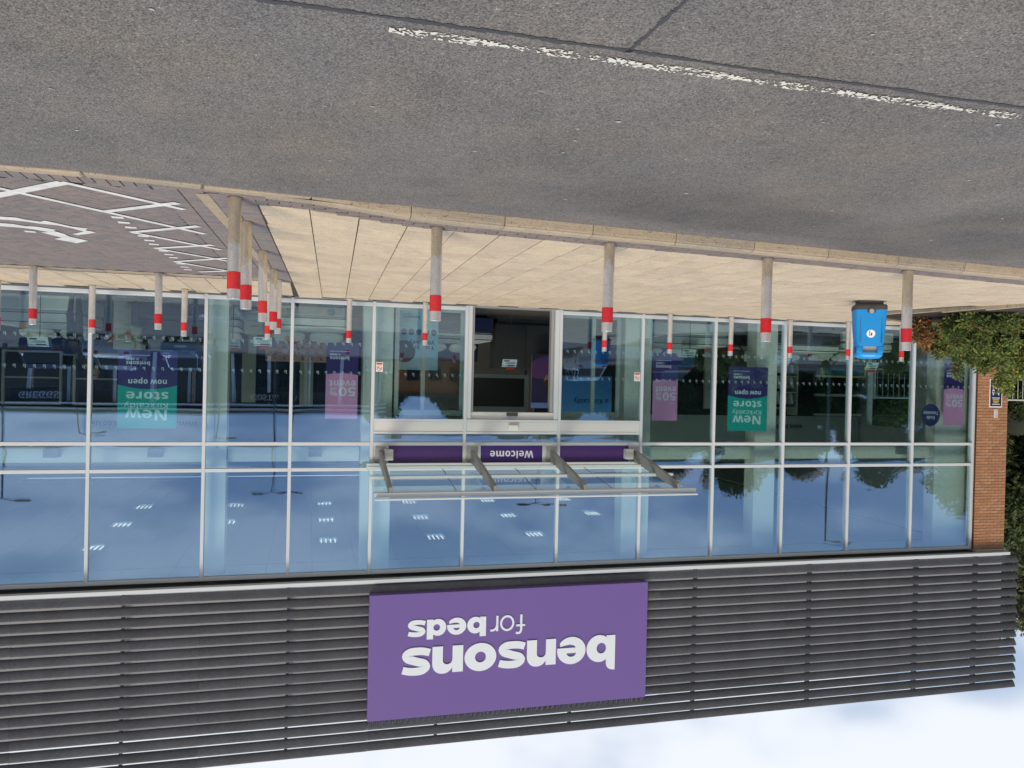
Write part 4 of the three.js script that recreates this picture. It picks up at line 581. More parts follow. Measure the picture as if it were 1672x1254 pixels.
// display walls and bulkhead
{
  const w = thing('display_wall', 'dark display wall with a pale bulkhead across the shop', 'partition', [0, 0, -5.1]);
  const dk = std({ color: C(0.03, 0.034, 0.036), roughness: 0.8 });
  part('wall_panel', [bx(-3.0, 9.9, 0, 2.5, -0.1, 0), bx(-17.0, -6.2, 0, 2.5, -0.1, 0)], dk, w);
  const pale = std({ color: C(0.50, 0.53, 0.50), roughness: 0.85 });
  part('bulkhead', [bx(-17.0, -6.2, 2.5, 3.9, -0.15, 0.1), bx(2.55, 9.9, 2.5, 3.9, -0.15, 0.1)], pale, w);
  part('bulkhead', bx(-3.0, 2.5, 2.5, 3.9, -0.15, 0.06), charcoal, w);
  for (const [x, h] of [[-9.2, 1.9], [-11.7, 2.3], [0.1, 2.35], [1.55, 2.3]]) part('wall_pilaster', bx(x - 0.17, x + 0.17, 0, h, 0, 0.08), cream, w);
  for (const [x0, x1, y0, y1] of [[4.55, 5.65, 1.12, 2.42], [3.4, 4.4, 1.0, 2.42], [5.9, 7.2, 1.1, 2.42]]) { const t = 0.05; part('picture_frame', [bx(x0, x1, y0, y0 + t, 0.002, 0.07), bx(x0, x1, y1 - t, y1, 0.002, 0.07), bx(x0, x0 + t, y0 + t, y1 - t, 0.002, 0.07), bx(x1 - t, x1, y0 + t, y1 - t, 0.002, 0.07), bx(x0 + t, x1 - t, (y0 + y1) / 2 - 0.02, (y0 + y1) / 2 + 0.02, 0.002, 0.05)], cream, w); }
  const txt = (x0, x1, y, s, pos) => { const cv = document.createElement('canvas'); cv.width = 1024; cv.height = 110; const c = cv.getContext('2d'); c.fillStyle = '#b7bab7'; c.fillRect(0, 0, 1024, 110); c.fillStyle = '#15181a'; c.font = 'bold 84px sans-serif'; c.textBaseline = 'middle'; c.textAlign = 'center'; c.fillText(s, 512, 58, 1010); const t = new THREE.CanvasTexture(cv); t.colorSpace = THREE.SRGBColorSpace; part('wall_lettering', new THREE.PlaneGeometry(x1 - x0, (x1 - x0) * 0.107).translate((x0 + x1) / 2, y, 0.104), std({ map: t, roughness: 0.85 }), w); };
  txt(2.75, 5.25, 2.88, 'www.bensonsforbeds.co.uk'); txt(-14.95, -12.45, 2.84, 'www.bensonsforbeds.co.uk');
  { const cv = document.createElement('canvas'); cv.width = 512; cv.height = 256; const c = cv.getContext('2d'); c.fillStyle = '#20303c'; c.fillRect(0, 0, 512, 256); c.fillStyle = '#0b0e12'; c.font = 'bold 92px sans-serif'; c.textAlign = 'center'; c.fillText('Your bed,', 256, 105); c.fillText('your way', 256, 205); const t = new THREE.CanvasTexture(cv); t.colorSpace = THREE.SRGBColorSpace; part('wall_lettering', new THREE.PlaneGeometry(2.0, 1.0).translate(0.85, 2.0, 0.012), std({ map: t, roughness: 0.85 }), w); }
}
function bed(name, label, x0, x1, z0, z1, opt = {}) { // foot at z0, head at z1
  const t = thing(name, label, 'bed', [(x0 + x1) / 2, 0, (z0 + z1) / 2]), w = Math.abs(x1 - x0) / 2, l = Math.abs(z1 - z0) / 2, b = opt.base ?? 0.30, m = opt.mat ?? 0.26, s = z0 > z1 ? 1 : -1;
  for (const [i, j] of [[-1, -1], [1, -1], [-1, 1], [1, 1]]) part('leg', bx(i * (w - 0.12) - 0.03, i * (w - 0.12) + 0.03, 0, 0.06, j * (l - 0.12) - 0.03, j * (l - 0.12) + 0.03), charcoal, t);
  part('base', rb(-w, w, 0.06, b, -l, l, 0.03), opt.baseMat || linen, t);
  const mt = part('mattress', rb(-w + 0.01, w - 0.01, b, b + m, -l + 0.02, l - 0.01, 0.07, 4), linen, t); part('piping', [rb(-w + 0.002, w - 0.002, b + m * 0.18, b + m * 0.18 + 0.018, -l + 0.012, l - 0.002, 0.008, 1), rb(-w + 0.002, w - 0.002, b + m * 0.8, b + m * 0.8 + 0.018, -l + 0.012, l - 0.002, 0.008, 1)], opt.pipe || greyFab, mt);
  for (const i of [-1, 1]) { const g = new THREE.SphereGeometry(1, 20, 14); const p = g.attributes.position; for (let k = 0; k < p.count; k++) { const f = (v) => Math.sign(v) * Math.pow(Math.abs(v), 0.62); p.setXYZ(k, f(p.getX(k)) * w * 0.43, p.getY(k) * 0.085, f(p.getZ(k)) * 0.24); } g.computeVertexNormals(); const q = part('pillow', g, linen, t); q.position.set(i * w * 0.48, b + m + 0.11, -s * (l - 0.32)); q.rotation.x = s * 0.35; }
  const hh = opt.head ?? 1.2, hb = part('headboard', rb(-w - 0.05, w + 0.05, 0.1, hh, -s * l - 0.09, -s * l + 0.0, 0.03), opt.headMat || greyFab, t);
  if (opt.tuft) { const bg = new THREE.SphereGeometry(0.018, 8, 6), pg = new THREE.SphereGeometry(1, 10, 8); pg.scale(0.11, 0.075, 0.035); for (let r = 0; r < 4; r++) for (let c = 0; c < 8; c++) { const X = -w + 0.16 + c * (2 * w - 0.26) / 7.4 + (r % 2) * 0.11, Y = 0.68 + r * 0.14; part('tuft', pg, opt.headMat, hb).position.set(X, Y, -s * l + 0.0); part('button', bg, charcoal, hb).position.set(X + 0.11, Y + 0.07, -s * l + 0.008); } }
  if (opt.throwMat) part('throw', rb(-w - 0.012, w + 0.012, b + 0.02, b + m + 0.012, s * (l - 0.75) - 0.3, s * (l - 0.75) + 0.3, 0.03), opt.throwMat, t);
  return t;
}
{ const t = bed('pink_bed', 'pink upholstered bed with tufted headboard and white mattress behind the glass', -0.82, 1.0, -1.15, -3.2, { base: 0.26, mat: 0.27, head: 1.24, baseMat: pinkGrey, headMat: pinkFab, tuft: true }); const st = part('round_sticker', new THREE.CircleGeometry(0.085, 24).translate(-0.50, 0.16, 1.031), std({ color: C(0.03, 0.13, 0.28), roughness: 0.5 }), t); }
bed('white_bed', 'white bed with grey headboard between the pink bed and the drawers', 1.55, 3.0, -2.0, -4.0, { head: 1.05, headMat: charcoal });
bed('white_bed', 'white bed with dark piping at the pane farthest along the parking bay', 4.55, 6.2, -1.2, -3.2, { base: 0.36, mat: 0.30, head: 1.0, headMat: navy, throwMat: undefined });
bed('white_bed', 'white bed with blue headboard behind the pane past the entrance', -8.0, -10.1, -1.2, -3.1, { base: 0.34, mat: 0.28, head: 1.1, headMat: blueFab, pipe: blueFab });
bed('dark_bed', 'dark fabric bed behind the pane beside the blue bin', -11.3, -13.4, -1.3, -3.3, { base: 0.45, mat: 0.22, head: 0.95, baseMat: greyFab, headMat: greyFab });
bed('ochre_bed', 'white bed with ochre throw nearest the brick pier', -13.7, -15.3, -1.6, -3.4, { base: 0.32, mat: 0.26, head: 1.0, headMat: charcoal, throwMat: ochre });
bed('white_bed', 'white bed with pillows just inside the entrance', -2.6, -4.28, -2.2, -4.2, { base: 0.42, mat: 0.22, head: 1.1, headMat: navy, baseMat: navy });
// drawers and bedside cabinets
function drawers(label, x0, x1, z, h, n, mat) { const t = thing('drawer_chest', label, 'drawers', [(x0 + x1) / 2, 0, z]), w = (x1 - x0) / 2; part('carcass', bx(-w, w, 0.04, h, -0.22, 0.2), mat, t); part('plinth', bx(-w + 0.02, w - 0.02, 0, 0.04, -0.2, 0.17), charcoal, t); const dh = (h - 0.1) / n; for (let i = 0; i < n; i++) { const d = part('drawer', rb(-w + 0.02, w - 0.02, 0.07 + i * dh, 0.07 + (i + 1) * dh - 0.015, 0.2, 0.222, 0.004, 1), mat, t); part('handle', bar([-0.07, 0.07 + (i + 0.5) * dh, 0.235], [0.07, 0.07 + (i + 0.5) * dh, 0.235], 0.007), aluGrey, d); } return t; }
drawers('tall cream chest of drawers behind the teal poster over the parking bay', 3.55, 4.1, -2.3, 1.08, 5, cream);
drawers('low cream bedside cabinet beside the pink bed', 1.08, 1.5, -2.9, 0.62, 2, cream);
{ // grey wardrobe-like display and television frame seen through the open door
  const t = thing('display_cabinet', 'large dark grey display cabinet facing the open entrance', 'cabinet', [-5.3, 0, -3.2]); part('carcass', rb(-0.8, 0.8, 0.12, 1.28, -0.3, 0.25, 0.01, 1), greyFab, t); part('plinth', bx(-0.75, 0.75, 0, 0.12, -0.25, 0.2), charcoal, t); part('cabinet_door', rb(-0.78, -0.005, 0.15, 1.25, 0.25, 0.272, 0.006, 1), greyFab, t); part('cabinet_door', rb(0.005, 0.78, 0.15, 1.25, 0.25, 0.272, 0.006, 1), greyFab, t);
  const f = thing('screen_frame', 'wide grey framed black display panel over the cabinet', 'panel', [-4.72, 1.42, -3.9]), gm = std({ color: C(0.17, 0.20, 0.20), roughness: 0.6 }); part('frame', [bx(-0.95, 0.95, 0, 0.1, -0.05, 0.05), bx(-0.95, 0.95, 0.86, 1.02, -0.05, 0.05), bx(-0.95, -0.83, 0.1, 0.86, -0.05, 0.05), bx(0.83, 0.95, 0.1, 0.86, -0.05, 0.05)], gm, f); part('panel', bx(-0.83, 0.83, 0.1, 0.86, -0.03, 0.0), std({ color: grey(0.006), roughness: 0.4 }), f); part('stand', [bx(-0.9, -0.84, -1.42, 0, -0.03, 0.03), bx(0.84, 0.9, -1.42, 0, -0.03, 0.03)], charcoal, f);
}
{ const t = thing('sofa', 'low black sofa behind the teal poster over the parking bay', 'sofa', [2.75, 0, -1.75]); part('seat', rb(-0.75, 0.75, 0.1, 0.42, -0.35, 0.35, 0.06, 3), charcoal, t); part('backrest', rb(-0.75, 0.75, 0.40, 1.0, -0.40, -0.2, 0.06, 3), charcoal, t); for (const i of [-1, 1]) part('armrest', rb(i * 0.78 - 0.09, i * 0.78 + 0.09, 0.1, 0.62, -0.38, 0.36, 0.05, 3), charcoal, t); for (const [i, j] of [[-1, -1], [1, -1], [-1, 1], [1, 1]]) part('leg', cyl(0.02, 0.025, 0.1, i * 0.66, 0, j * 0.3, 8), aluDark, t); }
{ const t = thing('office_chair', 'black office chair with white back panel near the far teal poster', 'chair', [-11.0, 0, -1.9], -0.4); part('seat', rb(-0.24, 0.24, 0.44, 0.52, -0.24, 0.24, 0.03, 3), charcoal, t); part('backrest', rb(-0.23, 0.23, 0.62, 1.1, -0.27, -0.21, 0.03, 3), charcoal, t); part('column', cyl(0.03, 0.03, 0.40, 0, 0.05, 0, 10), aluDark, t); for (let i = 0; i < 5; i++) { const a = i * 1.2566; part('foot', bar([0, 0.08, 0], [Math.cos(a) * 0.28, 0.04, Math.sin(a) * 0.28], 0.02), aluDark, t); } part('arm', bar([-0.26, 0.5, -0.1], [-0.26, 0.68, 0.1], 0.018), aluDark, t); part('arm', bar([0.26, 0.5, -0.1], [0.26, 0.68, 0.1], 0.018), aluDark, t); }
{ const t = thing('pillow_shelves', 'white shelf unit stacked with pillows beside the far teal poster', 'shelves', [-13.95, 0, -4.75]); part('side_panel', bx(-0.45, -0.42, 0, 2.45, -0.25, 0.25), cream, t); part('side_panel', bx(0.42, 0.45, 0, 2.45, -0.25, 0.25), cream, t); for (let i = 0; i < 5; i++) { part('shelf', bx(-0.42, 0.42, 0.3 + i * 0.48, 0.33 + i * 0.48, -0.25, 0.25), cream, t); if (i < 4) for (let k = 0; k < 3; k++) { const p = part('pillow', rb(-0.05, 0.05, 0, 0.36, -0.2, 0.2, 0.05, 3), linen, t); p.position.set(-0.24 + k * 0.23, 0.335 + i * 0.48, 0.02); p.rotation.z = 0.22; } } }
{ const t = thing('plant_panel', 'panel of green artificial plants on a pale frame', 'plant panel', [-16.0, 1.2, -4.85]); part('frame', [bx(-0.9, 0.75, 0, 0.06, -0.05, 0.1), bx(-0.9, 0.75, 0.58, 0.66, -0.05, 0.1), bx(-0.9, 0.75, 1.2, 1.27, -0.05, 0.1)], cream, t); const bl = []; for (const x of [-0.55, 0.45]) for (const y of [0.32, 0.92]) for (let k = 0; k < 4; k++) bl.push([x + rr(-0.22, 0.22), y + rr(-0.16, 0.16), 0.06, 0.15]); crown(t, 'foliage', bl, 900, leafGeo(0.07, 6, 0.05), [[0.02, 0.10, 0.02], [0.03, 0.14, 0.03]], [0.7, 1.3], 0.2); }
{ const t = thing('framed_picture', 'teal picture in a pale yellow frame behind the blue bin', 'picture', [-15.4, 0.72, -3.75]); part('frame', [bx(-0.78, 0.78, 0, 0.05, 0, 0.04), bx(-0.78, 0.78, 0.50, 0.55, 0, 0.04), bx(-0.78, -0.73, 0.05, 0.50, 0, 0.04), bx(0.73, 0.78, 0.05, 0.50, 0, 0.04)], std({ color: C(0.6, 0.5, 0.2), roughness: 0.6 }), t); part('canvas', bx(-0.73, 0.73, 0.05, 0.50, 0.0, 0.02), std({ color: C(0.02, 0.14, 0.20), roughness: 0.7 }), t); part('easel_leg', bx(-0.6, -0.56, -0.72, 0, -0.02, 0.0), charcoal, t); part('easel_leg', bx(0.56, 0.6, -0.72, 0, -0.02, 0.0), charcoal, t); }
// free-standing banners
const banner = (label, x, y, z, w, h, draw, hang) => { const t = thing('banner', label, 'banner', [x, y, z]); const cv = document.createElement('canvas'); cv.width = 512; cv.height = Math.round(512 * h / w); draw(cv.getContext('2d'), 512, cv.height); const tx = new THREE.CanvasTexture(cv); tx.colorSpace = THREE.SRGBColorSpace; part('panel', bx(-w / 2, w / 2, 0, h, -0.012, 0), linen, t); part('print', new THREE.PlaneGeometry(w, h).translate(0, h / 2, 0.003), std({ map: tx, roughness: 0.6 }), t); if (hang) { for (const i of [-1, 1]) part('hanging_wire', bar([i * w * 0.4, h, -0.006], [i * w * 0.4, 5.6 - y, -0.006], 0.004), aluGrey, t); } else part('foot', rb(-w / 2 - 0.02, w / 2 + 0.02, -y, 0, -0.12, 0.12, 0.01, 1), aluGrey, t); return t; };
banner('pale blue banner reading your bed your way beside the entrance', -2.28, 0.04, -0.85, 0.86, 1.34, (c, W, H) => { c.fillStyle = '#a5d2ee'; c.fillRect(0, 0, W, H); c.fillStyle = '#1d2a55'; c.textAlign = 'left'; c.font = F_(76); c.fillText('Your bed,', W * 0.10, H * 0.40); c.fillText('your way', W * 0.10, H * 0.475); c.fillStyle = '#3b3f4a'; c.beginPath(); c.arc(W * 0.86, H * 0.30, W * 0.28, 0, 7); c.fill(); c.fillStyle = '#1f3d73'; for (let i = 0; i < 5; i++) { c.beginPath(); c.arc(W * (0.12 + i * 0.19), H * 0.62, W * 0.08, 0, 7); c.fill(); } c.fillStyle = '#1d2a55'; c.textAlign = 'right'; c.font = F_(56); c.fillText('bensons', W * 0.92, H * 0.885); c.font = F_(26); c.fillText('for beds', W * 0.92, H * 0.92); });
banner('blue hanging banner with the town name in dark letters beside the entrance', -6.45, 1.42, -1.5, 1.3, 0.95, (c, W, H) => { c.fillStyle = '#4a8fdc'; c.fillRect(0, 0, W, H); c.fillStyle = '#0e1a33'; c.textAlign = 'left'; c.font = F_(66); c.fillText('o Kirkcaldy', W * 0.06, H * 0.42); }, true);
banner('purple sleeping figure poster just inside the open entrance', -5.75, 0.9, -2.5, 0.8, 1.35, (c, W, H) => { c.fillStyle = '#23204a'; c.fillRect(0, 0, W, H); c.fillStyle = '#56306a'; c.beginPath(); c.ellipse(W * 0.55, H * 0.76, W * 0.6, H * 0.2, -0.25, 0, 7); c.fill(); c.fillStyle = '#8a6156'; c.beginPath(); c.ellipse(W * 0.42, H * 0.52, W * 0.17, H * 0.12, 0.3, 0, 7); c.fill(); c.fillStyle = '#3b2320'; c.beginPath(); c.ellipse(W * 0.42, H * 0.46, W * 0.2, H * 0.07, 0.1, 0, 7); c.fill(); c.fillStyle = '#6f86c8'; c.fillRect(0, 0, W, H * 0.1); c.fillStyle = '#b9bfd8'; for (let i = 0; i < 3; i++) c.fillRect(W * 0.1, H * (0.2 + i * 0.045), W * 0.3, H * 0.02); }, true);
// price cards on thin poles
const cardTex = (() => { const cv = document.createElement('canvas'); cv.width = 256; cv.height = 128; const c = cv.getContext('2d'); c.fillStyle = '#cfe2ee'; c.fillRect(0, 0, 256, 128); c.fillStyle = '#2b3a66'; c.fillRect(0, 0, 34, 128); c.fillRect(60, 24, 110, 14); c.fillRect(60, 54, 150, 8); c.fillRect(60, 70, 130, 8); c.fillRect(150, 92, 80, 20); const t = new THREE.CanvasTexture(cv); t.colorSpace = THREE.SRGBColorSpace; return t; })();
for (const [x, z, y, red, l] of [[5.15, -0.95, 0.92, 0, 'pale price card on a pole by the bed farthest along the bay'], [0.95, -0.85, 0.78, 1, 'pale price card with red strip in front of the pink bed'], [1.62, -1.4, 0.82, 1, 'pale price card with dark red strip beside the white column'], [-4.72, -2.2, 1.06, 1, 'pale price card with red tag seen through the open entrance'], [-8.9, -1.0, 0.72, 0, 'pale price card behind the pink poster past the entrance'], [-11.45, -0.9, 0.86, 0, 'pale price card before the dark bed beside the bin'], [-14.1, -0.95, 0.9, 1, 'pale price card before the ochre bed']]) {
  const t = thing('price_card', l, 'price card', [x, 0, z]); part('pole', bar([0, 0, 0], [0, y, 0], 0.008), aluDark, t); part('foot', cyl(0.11, 0.1, 0.015, 0, 0, 0, 20), aluDark, t); const c = part('card', new THREE.PlaneGeometry(0.42, 0.21).rotateX(-0.5).translate(0, y + 0.09, 0.012), std({ map: cardTex, roughness: 0.6, side: THREE.DoubleSide }), t); part('card_back', bx(-0.2, 0.2, y, y + 0.16, -0.03, -0.02), charcoal, t); if (red) part('red_strip', bx(-0.10, 0.10, y + 0.19, y + 0.25, -0.02, -0.01), std({ color: C(0.5, 0.02, 0.03), roughness: 0.6 }), t);
}
// ceiling light fittings, switched on
{
  const tube = std({ color: 0xffffff, emissive: C(1, 0.88, 0.68), emissiveIntensity: 0.75 }), cas = std({ color: C(0.55, 0.56, 0.56), roughness: 0.6 });
  const tg = bx(-0.008, 0.008, -0.012, 0.0, -0.2, 0.2), fg = [bx(-0.25, 0.25, 0.0, 0.012, -0.22, 0.22)].concat([-1, 1].map((s) => bx(s * 0.245 - 0.005, s * 0.245 + 0.005, -0.03, 0, -0.22, 0.22)));
  const fgm = merge(fg);
  for (const x of [4.7, 2.1, -0.5, -3.15, -5.75, -8.4]) for (const z of [-3.3, -6.05, -8.8]) {
    const t = thing('ceiling_light', 'lit recessed ceiling fitting with four short tubes inside the shop', 'light', [x, 5.605, z], 0, 'ceiling lights'); part('frame', fgm, cas, t); for (let k = 0; k < 4; k++) part('tube', tg, tube, t).position.set(-0.165 + k * 0.11, -0.004, 0);
    const L = new THREE.RectAreaLight(0xfff0dc, 5.0, 0.42, 0.42); L.position.set(x, 5.56, z); L.lookAt(x, 0, z); scene.add(L);
  }
}
// a member of staff in dark clothes leaning over the bed behind the glass
{
  const J = [ // capsule chain: a, ra, b, rb   (local metres, figure leans to -x)
    [[-0.09, 0.06, 0.02], 0.045, [-0.09, 0.45, 0.0], 0.055], [[-0.09, 0.45, 0.0], 0.058, [-0.07, 0.86, -0.02], 0.085], [[0.10, 0.06, -0.04], 0.045, [0.11, 0.45, 0.0], 0.055], [[0.11, 0.45, 0.0], 0.058, [0.08, 0.86, -0.02], 0.085],
    [[0, 0.90, -0.02], 0.135, [-0.06, 1.12, -0.06], 0.125], [[-0.06, 1.12, -0.06], 0.13, [-0.17, 1.34, -0.12], 0.14], [[-0.17, 1.34, -0.12], 0.10, [-0.24, 1.46, -0.16], 0.055],
    [[-0.30, 1.36, -0.02], 0.06, [-0.40, 1.10, -0.05], 0.045], [[-0.40, 1.10, -0.05], 0.042, [-0.55, 0.93, -0.12], 0.034], [[-0.10, 1.38, -0.24], 0.06, [-0.26, 1.12, -0.34], 0.045], [[-0.26, 1.12, -0.34], 0.042, [-0.46, 0.97, -0.36], 0.034],
    [[-0.09, 0.04, 0.0], 0.042, [-0.09, 0.035, 0.17], 0.035], [[0.10, 0.04, -0.06], 0.042, [0.12, 0.035, 0.12], 0.035], [[-0.22, 1.36, -0.06], 0.1, [-0.14, 1.37, -0.2], 0.1]];
  const head = [[[-0.31, 1.56, -0.19], 0.085, [-0.29, 1.63, -0.18], 0.098]];
  const hands = [];
  for (const [w, d] of [[[-0.57, 0.91, -0.125], [-0.75, -0.55, -0.35]], [[-0.48, 0.955, -0.365], [-0.78, -0.5, -0.2]]]) { const n = Math.hypot(...d), u = d.map((v) => v / n), s = [0.15, -0.45, 0.88]; hands.push([w, 0.03, [w[0] + u[0] * 0.07, w[1] + u[1] * 0.07, w[2] + u[2] * 0.07], 0.03]); for (let k = 0; k < 4; k++) { const o = (k - 1.5) * 0.021, L = [0.062, 0.072, 0.068, 0.05][k], b = [w[0] + u[0] * 0.08 + s[0] * o, w[1] + u[1] * 0.08 + s[1] * o, w[2] + u[2] * 0.08 + s[2] * o], m = [b[0] + u[0] * L * 0.5, b[1] + u[1] * L * 0.5 - 0.006, b[2] + u[2] * L * 0.5], e = [m[0] + u[0] * L * 0.4, m[1] + u[1] * L * 0.4 - 0.022, m[2] + u[2] * L * 0.4]; hands.push([b, 0.0095, m, 0.009], [m, 0.009, e, 0.0078]); } const tb = [w[0] + u[0] * 0.02 - s[0] * 0.03, w[1] + u[1] * 0.02 - s[1] * 0.03, w[2] + u[2] * 0.02 - s[2] * 0.03]; hands.push([tb, 0.011, [tb[0] + u[0] * 0.045 - s[0] * 0.02, tb[1] + u[1] * 0.045 - s[1] * 0.02 - 0.01, tb[2] + u[2] * 0.045 - s[2] * 0.02], 0.0095]); }
  const field = (caps, c, half, res, k) => { const mc = new MarchingCubes(res, new THREE.MeshBasicMaterial(), false, false, 200000); mc.isolation = 0; const f = mc.field; for (let z = 0; z < res; z++) for (let y = 0; y < res; y++) for (let x = 0; x < res; x++) { const p = [c[0] + (x / (res / 2) - 1) * half, c[1] + (y / (res / 2) - 1) * half, c[2] + (z / (res / 2) - 1) * half]; let s = 9; for (const [a, ra, b, rbb] of caps) { const ab = [b[0] - a[0], b[1] - a[1], b[2] - a[2]], ap = [p[0] - a[0], p[1] - a[1], p[2] - a[2]], t = clamp((ap[0] * ab[0] + ap[1] * ab[1] + ap[2] * ab[2]) / (ab[0] ** 2 + ab[1] ** 2 + ab[2] ** 2)); const d = Math.hypot(ap[0] - ab[0] * t, ap[1] - ab[1] * t, ap[2] - ab[2] * t) - (ra + (rbb - ra) * t); const h = clamp(0.5 + 0.5 * (s - d) / k); s = s + (d - s) * h - k * h * (1 - h); } f[x + y * res + z * res * res] = -s; } mc.update(); const n = mc.count ?? mc.geometry.drawRange.count; const g = new THREE.BufferGeometry(); const P = new Float32Array(n * 3); for (let i = 0; i < n; i++) { P[3 * i] = c[0] + mc.positionArray[3 * i] * half; P[3 * i + 1] = c[1] + mc.positionArray[3 * i + 1] * half; P[3 * i + 2] = c[2] + mc.positionArray[3 * i + 2] * half; } g.setAttribute('position', new THREE.BufferAttribute(P, 3)); g.setAttribute('normal', new THREE.BufferAttribute(mc.normalArray.slice(0, n * 3), 3)); const col = new Float32Array(n * 3); g.setAttribute('color', new THREE.BufferAttribute(col, 3)); return g; };
  const body = field(J, [-0.15, 0.80, -0.08], 0.9, 100, 0.045), hd = field([...head, [[-0.375, 1.575, -0.21], 0.012, [-0.385, 1.60, -0.215], 0.01], [[-0.33, 1.535, -0.20], 0.03, [-0.345, 1.535, -0.205], 0.03], [[-0.30, 1.60, -0.085], 0.012, [-0.295, 1.575, -0.09], 0.01], [[-0.27, 1.60, -0.28], 0.012, [-0.27, 1.575, -0.275], 0.01]], [-0.30, 1.59, -0.18], 0.17, 64, 0.02), hn = field(hands, [-0.58, 0.90, -0.25], 0.24, 90, 0.006);
  const paint = (g, f) => { const p = g.attributes.position, c = g.attributes.color; for (let i = 0; i < p.count; i++) { const k = f(p.getX(i), p.getY(i), p.getZ(i)); c.setXYZ(i, ...k); } return g; };
  const skin = [0.40, 0.24, 0.17]; paint(body, (x, y) => y < 0.09 ? [0.02, 0.02, 0.02] : y < 0.90 ? [0.016, 0.018, 0.03] : (y > 1.44 && x < -0.2) ? skin : [0.014, 0.014, 0.02]); paint(hd, (x, y, z) => (Math.abs(y - 1.607) < 0.008 && x < -0.372 && (Math.abs(z + 0.175) < 0.011 || Math.abs(z + 0.247) < 0.011)) ? [0.02, 0.015, 0.012] : (Math.abs(y - 1.545) < 0.005 && x < -0.36 && Math.abs(z + 0.21) < 0.025) ? [0.30, 0.11, 0.09] : skin); paint(hn, () => skin);
  const g = mergeGeometries([body, hd, hn]); const t = thing('person', 'person in dark clothes leaning forward over the bed behind the glass', 'person', [4.55, 0.0, -1.0], Math.PI * 0.12);
  part('body', g, std({ vertexColors: true, roughness: 0.85 }), t);
  const hair = new THREE.SphereGeometry(0.108, 24, 16, 0, 6.283, 0, 1.75); hair.rotateZ(-0.55); hair.translate(-0.285, 1.615, -0.18); part('hair', hair, std({ color: C(0.03, 0.02, 0.015), roughness: 0.8, side: THREE.DoubleSide }), t);
}
// ------------------------------------------------------------------ what the glass mirrors: car park, shops opposite, trees, lamps, parked cars
{
  const s = thing('retail_units', 'low dark row of shops across the car park, mirrored in the glass', 'building', [0, 0, 55]);
  const dark = std({ color: C(0.05, 0.055, 0.06), roughness: 0.6 }), pale = std({ color: C(0.8, 0.82, 0.82), roughness: 0.6 }), dg = phy({ color: C(0.02, 0.025, 0.03), roughness: 0.08 });
  part('wall', bx(-6, 44, 0, 4.9, 0, 12), dark, s);
  for (let i = 0; i < 3; i++) part('roof_rail', bx(-6.6, 44.6, 4.35 + i * 0.42, 4.50 + i * 0.42, -0.9, -0.75), pale, s);
  part('roof', bx(-6.6, 44.6, 4.9, 5.2, -0.7, 12.5), dark, s);
  for (let i = 0; i < 16; i++) part('shop_window', bx(-5.6 + i * 3.1, -2.8 + i * 3.1, 0.1, 3.2, -0.06, -0.01), dg, s);
  for (let i = 0; i < 17; i++) part('pier', bx(-5.95 + i * 3.1, -5.65 + i * 3.1, 0, 4.3, -0.12, -0.005), pale, s);
  const shopSign = (x0, x1, y, txt, bg, fg, f, l) => { const w = x1 - x0, cv = document.createElement('canvas'); cv.width = 1024; cv.height = 256; const c = cv.getContext('2d'); c.fillStyle = bg; c.fillRect(0, 0, 1024, 256); c.fillStyle = fg; c.font = f; c.textAlign = 'center'; c.textBaseline = 'middle'; c.fillText(txt, 512, 136, 980); const t = new THREE.CanvasTexture(cv); t.colorSpace = THREE.SRGBColorSpace; const o = thing('shop_fascia', l, 'sign', [(x0 + x1) / 2, y, 54.78]); part('box', bx(-w / 2, w / 2, 0, w / 4, 0.0, 0.1), dark, o); part('print', new THREE.PlaneGeometry(w, w / 4).rotateY(Math.PI).translate(0, w / 8, -0.004), std({ map: t, roughness: 0.5 }), o); };
  shopSign(19.2, 23.4, 3.3, 'GREGGS', '#0d2a4d', '#dfe8f2', 'bold 190px sans-serif', 'dark blue shop fascia with pale capitals, mirrored in the glass'); shopSign(2.0, 5.8, 3.3, 'COSTA', '#17120f', '#cfd6da', 'bold 200px serif', 'black coffee shop fascia with pale capitals, mirrored in the glass');
  const b = thing('brick_shed', 'low rust-coloured brick building across the car park, mirrored beside the entrance', 'building', [-10.5, 0, 47]); part('wall', bx(-4.2, 3.4, 0, 3.1, 0, 6), grainMat(C(0.50, 0.19, 0.07), 0.9, 0.5), b); part('roof', bx(-4.5, 3.7, 3.1, 3.3, -0.4, 6.3), dark, b); for (let i = 0; i < 4; i++) part('window', bx(-3.6 + i * 1.8, -2.6 + i * 1.8, 0.9, 2.0, -0.03, -0.005), dg, b); 
}
{
  const lf = leafGeo(0.34, 7, 0.30), dk = [[0.045, 0.085, 0.02], [0.06, 0.10, 0.025], [0.035, 0.06, 0.015], [0.085, 0.11, 0.03]];
  for (const [x, z, h, w, l] of [[-29.5, 44, 9.2, 9, 'round green car park tree mirrored above the entrance canopy end'], [-36, 45, 11, 10, 'broad green car park tree mirrored in the second pane past the entrance'], [-43.5, 46, 9.6, 9, 'lower green car park tree mirrored in the middle of the far panes'], [-50.5, 44, 10.5, 9.5, 'dense green car park tree mirrored near the brick pier'], [-60, 43, 13.4, 12, 'tallest car park tree mirrored in the last pane'], [-22.5, 52, 7, 7, 'small far tree mirrored in the entrance side glass'], [-7.2, 58, 5.6, 6, 'small round tree mirrored above the rust-coloured brick building'], [-13.5, 57, 5.2, 6, 'low wide tree mirrored beside the rust-coloured brick building']]) tree(l, x, 0, z, h, w, 4200, lf, dk, 'trees across the car park', 14);
}
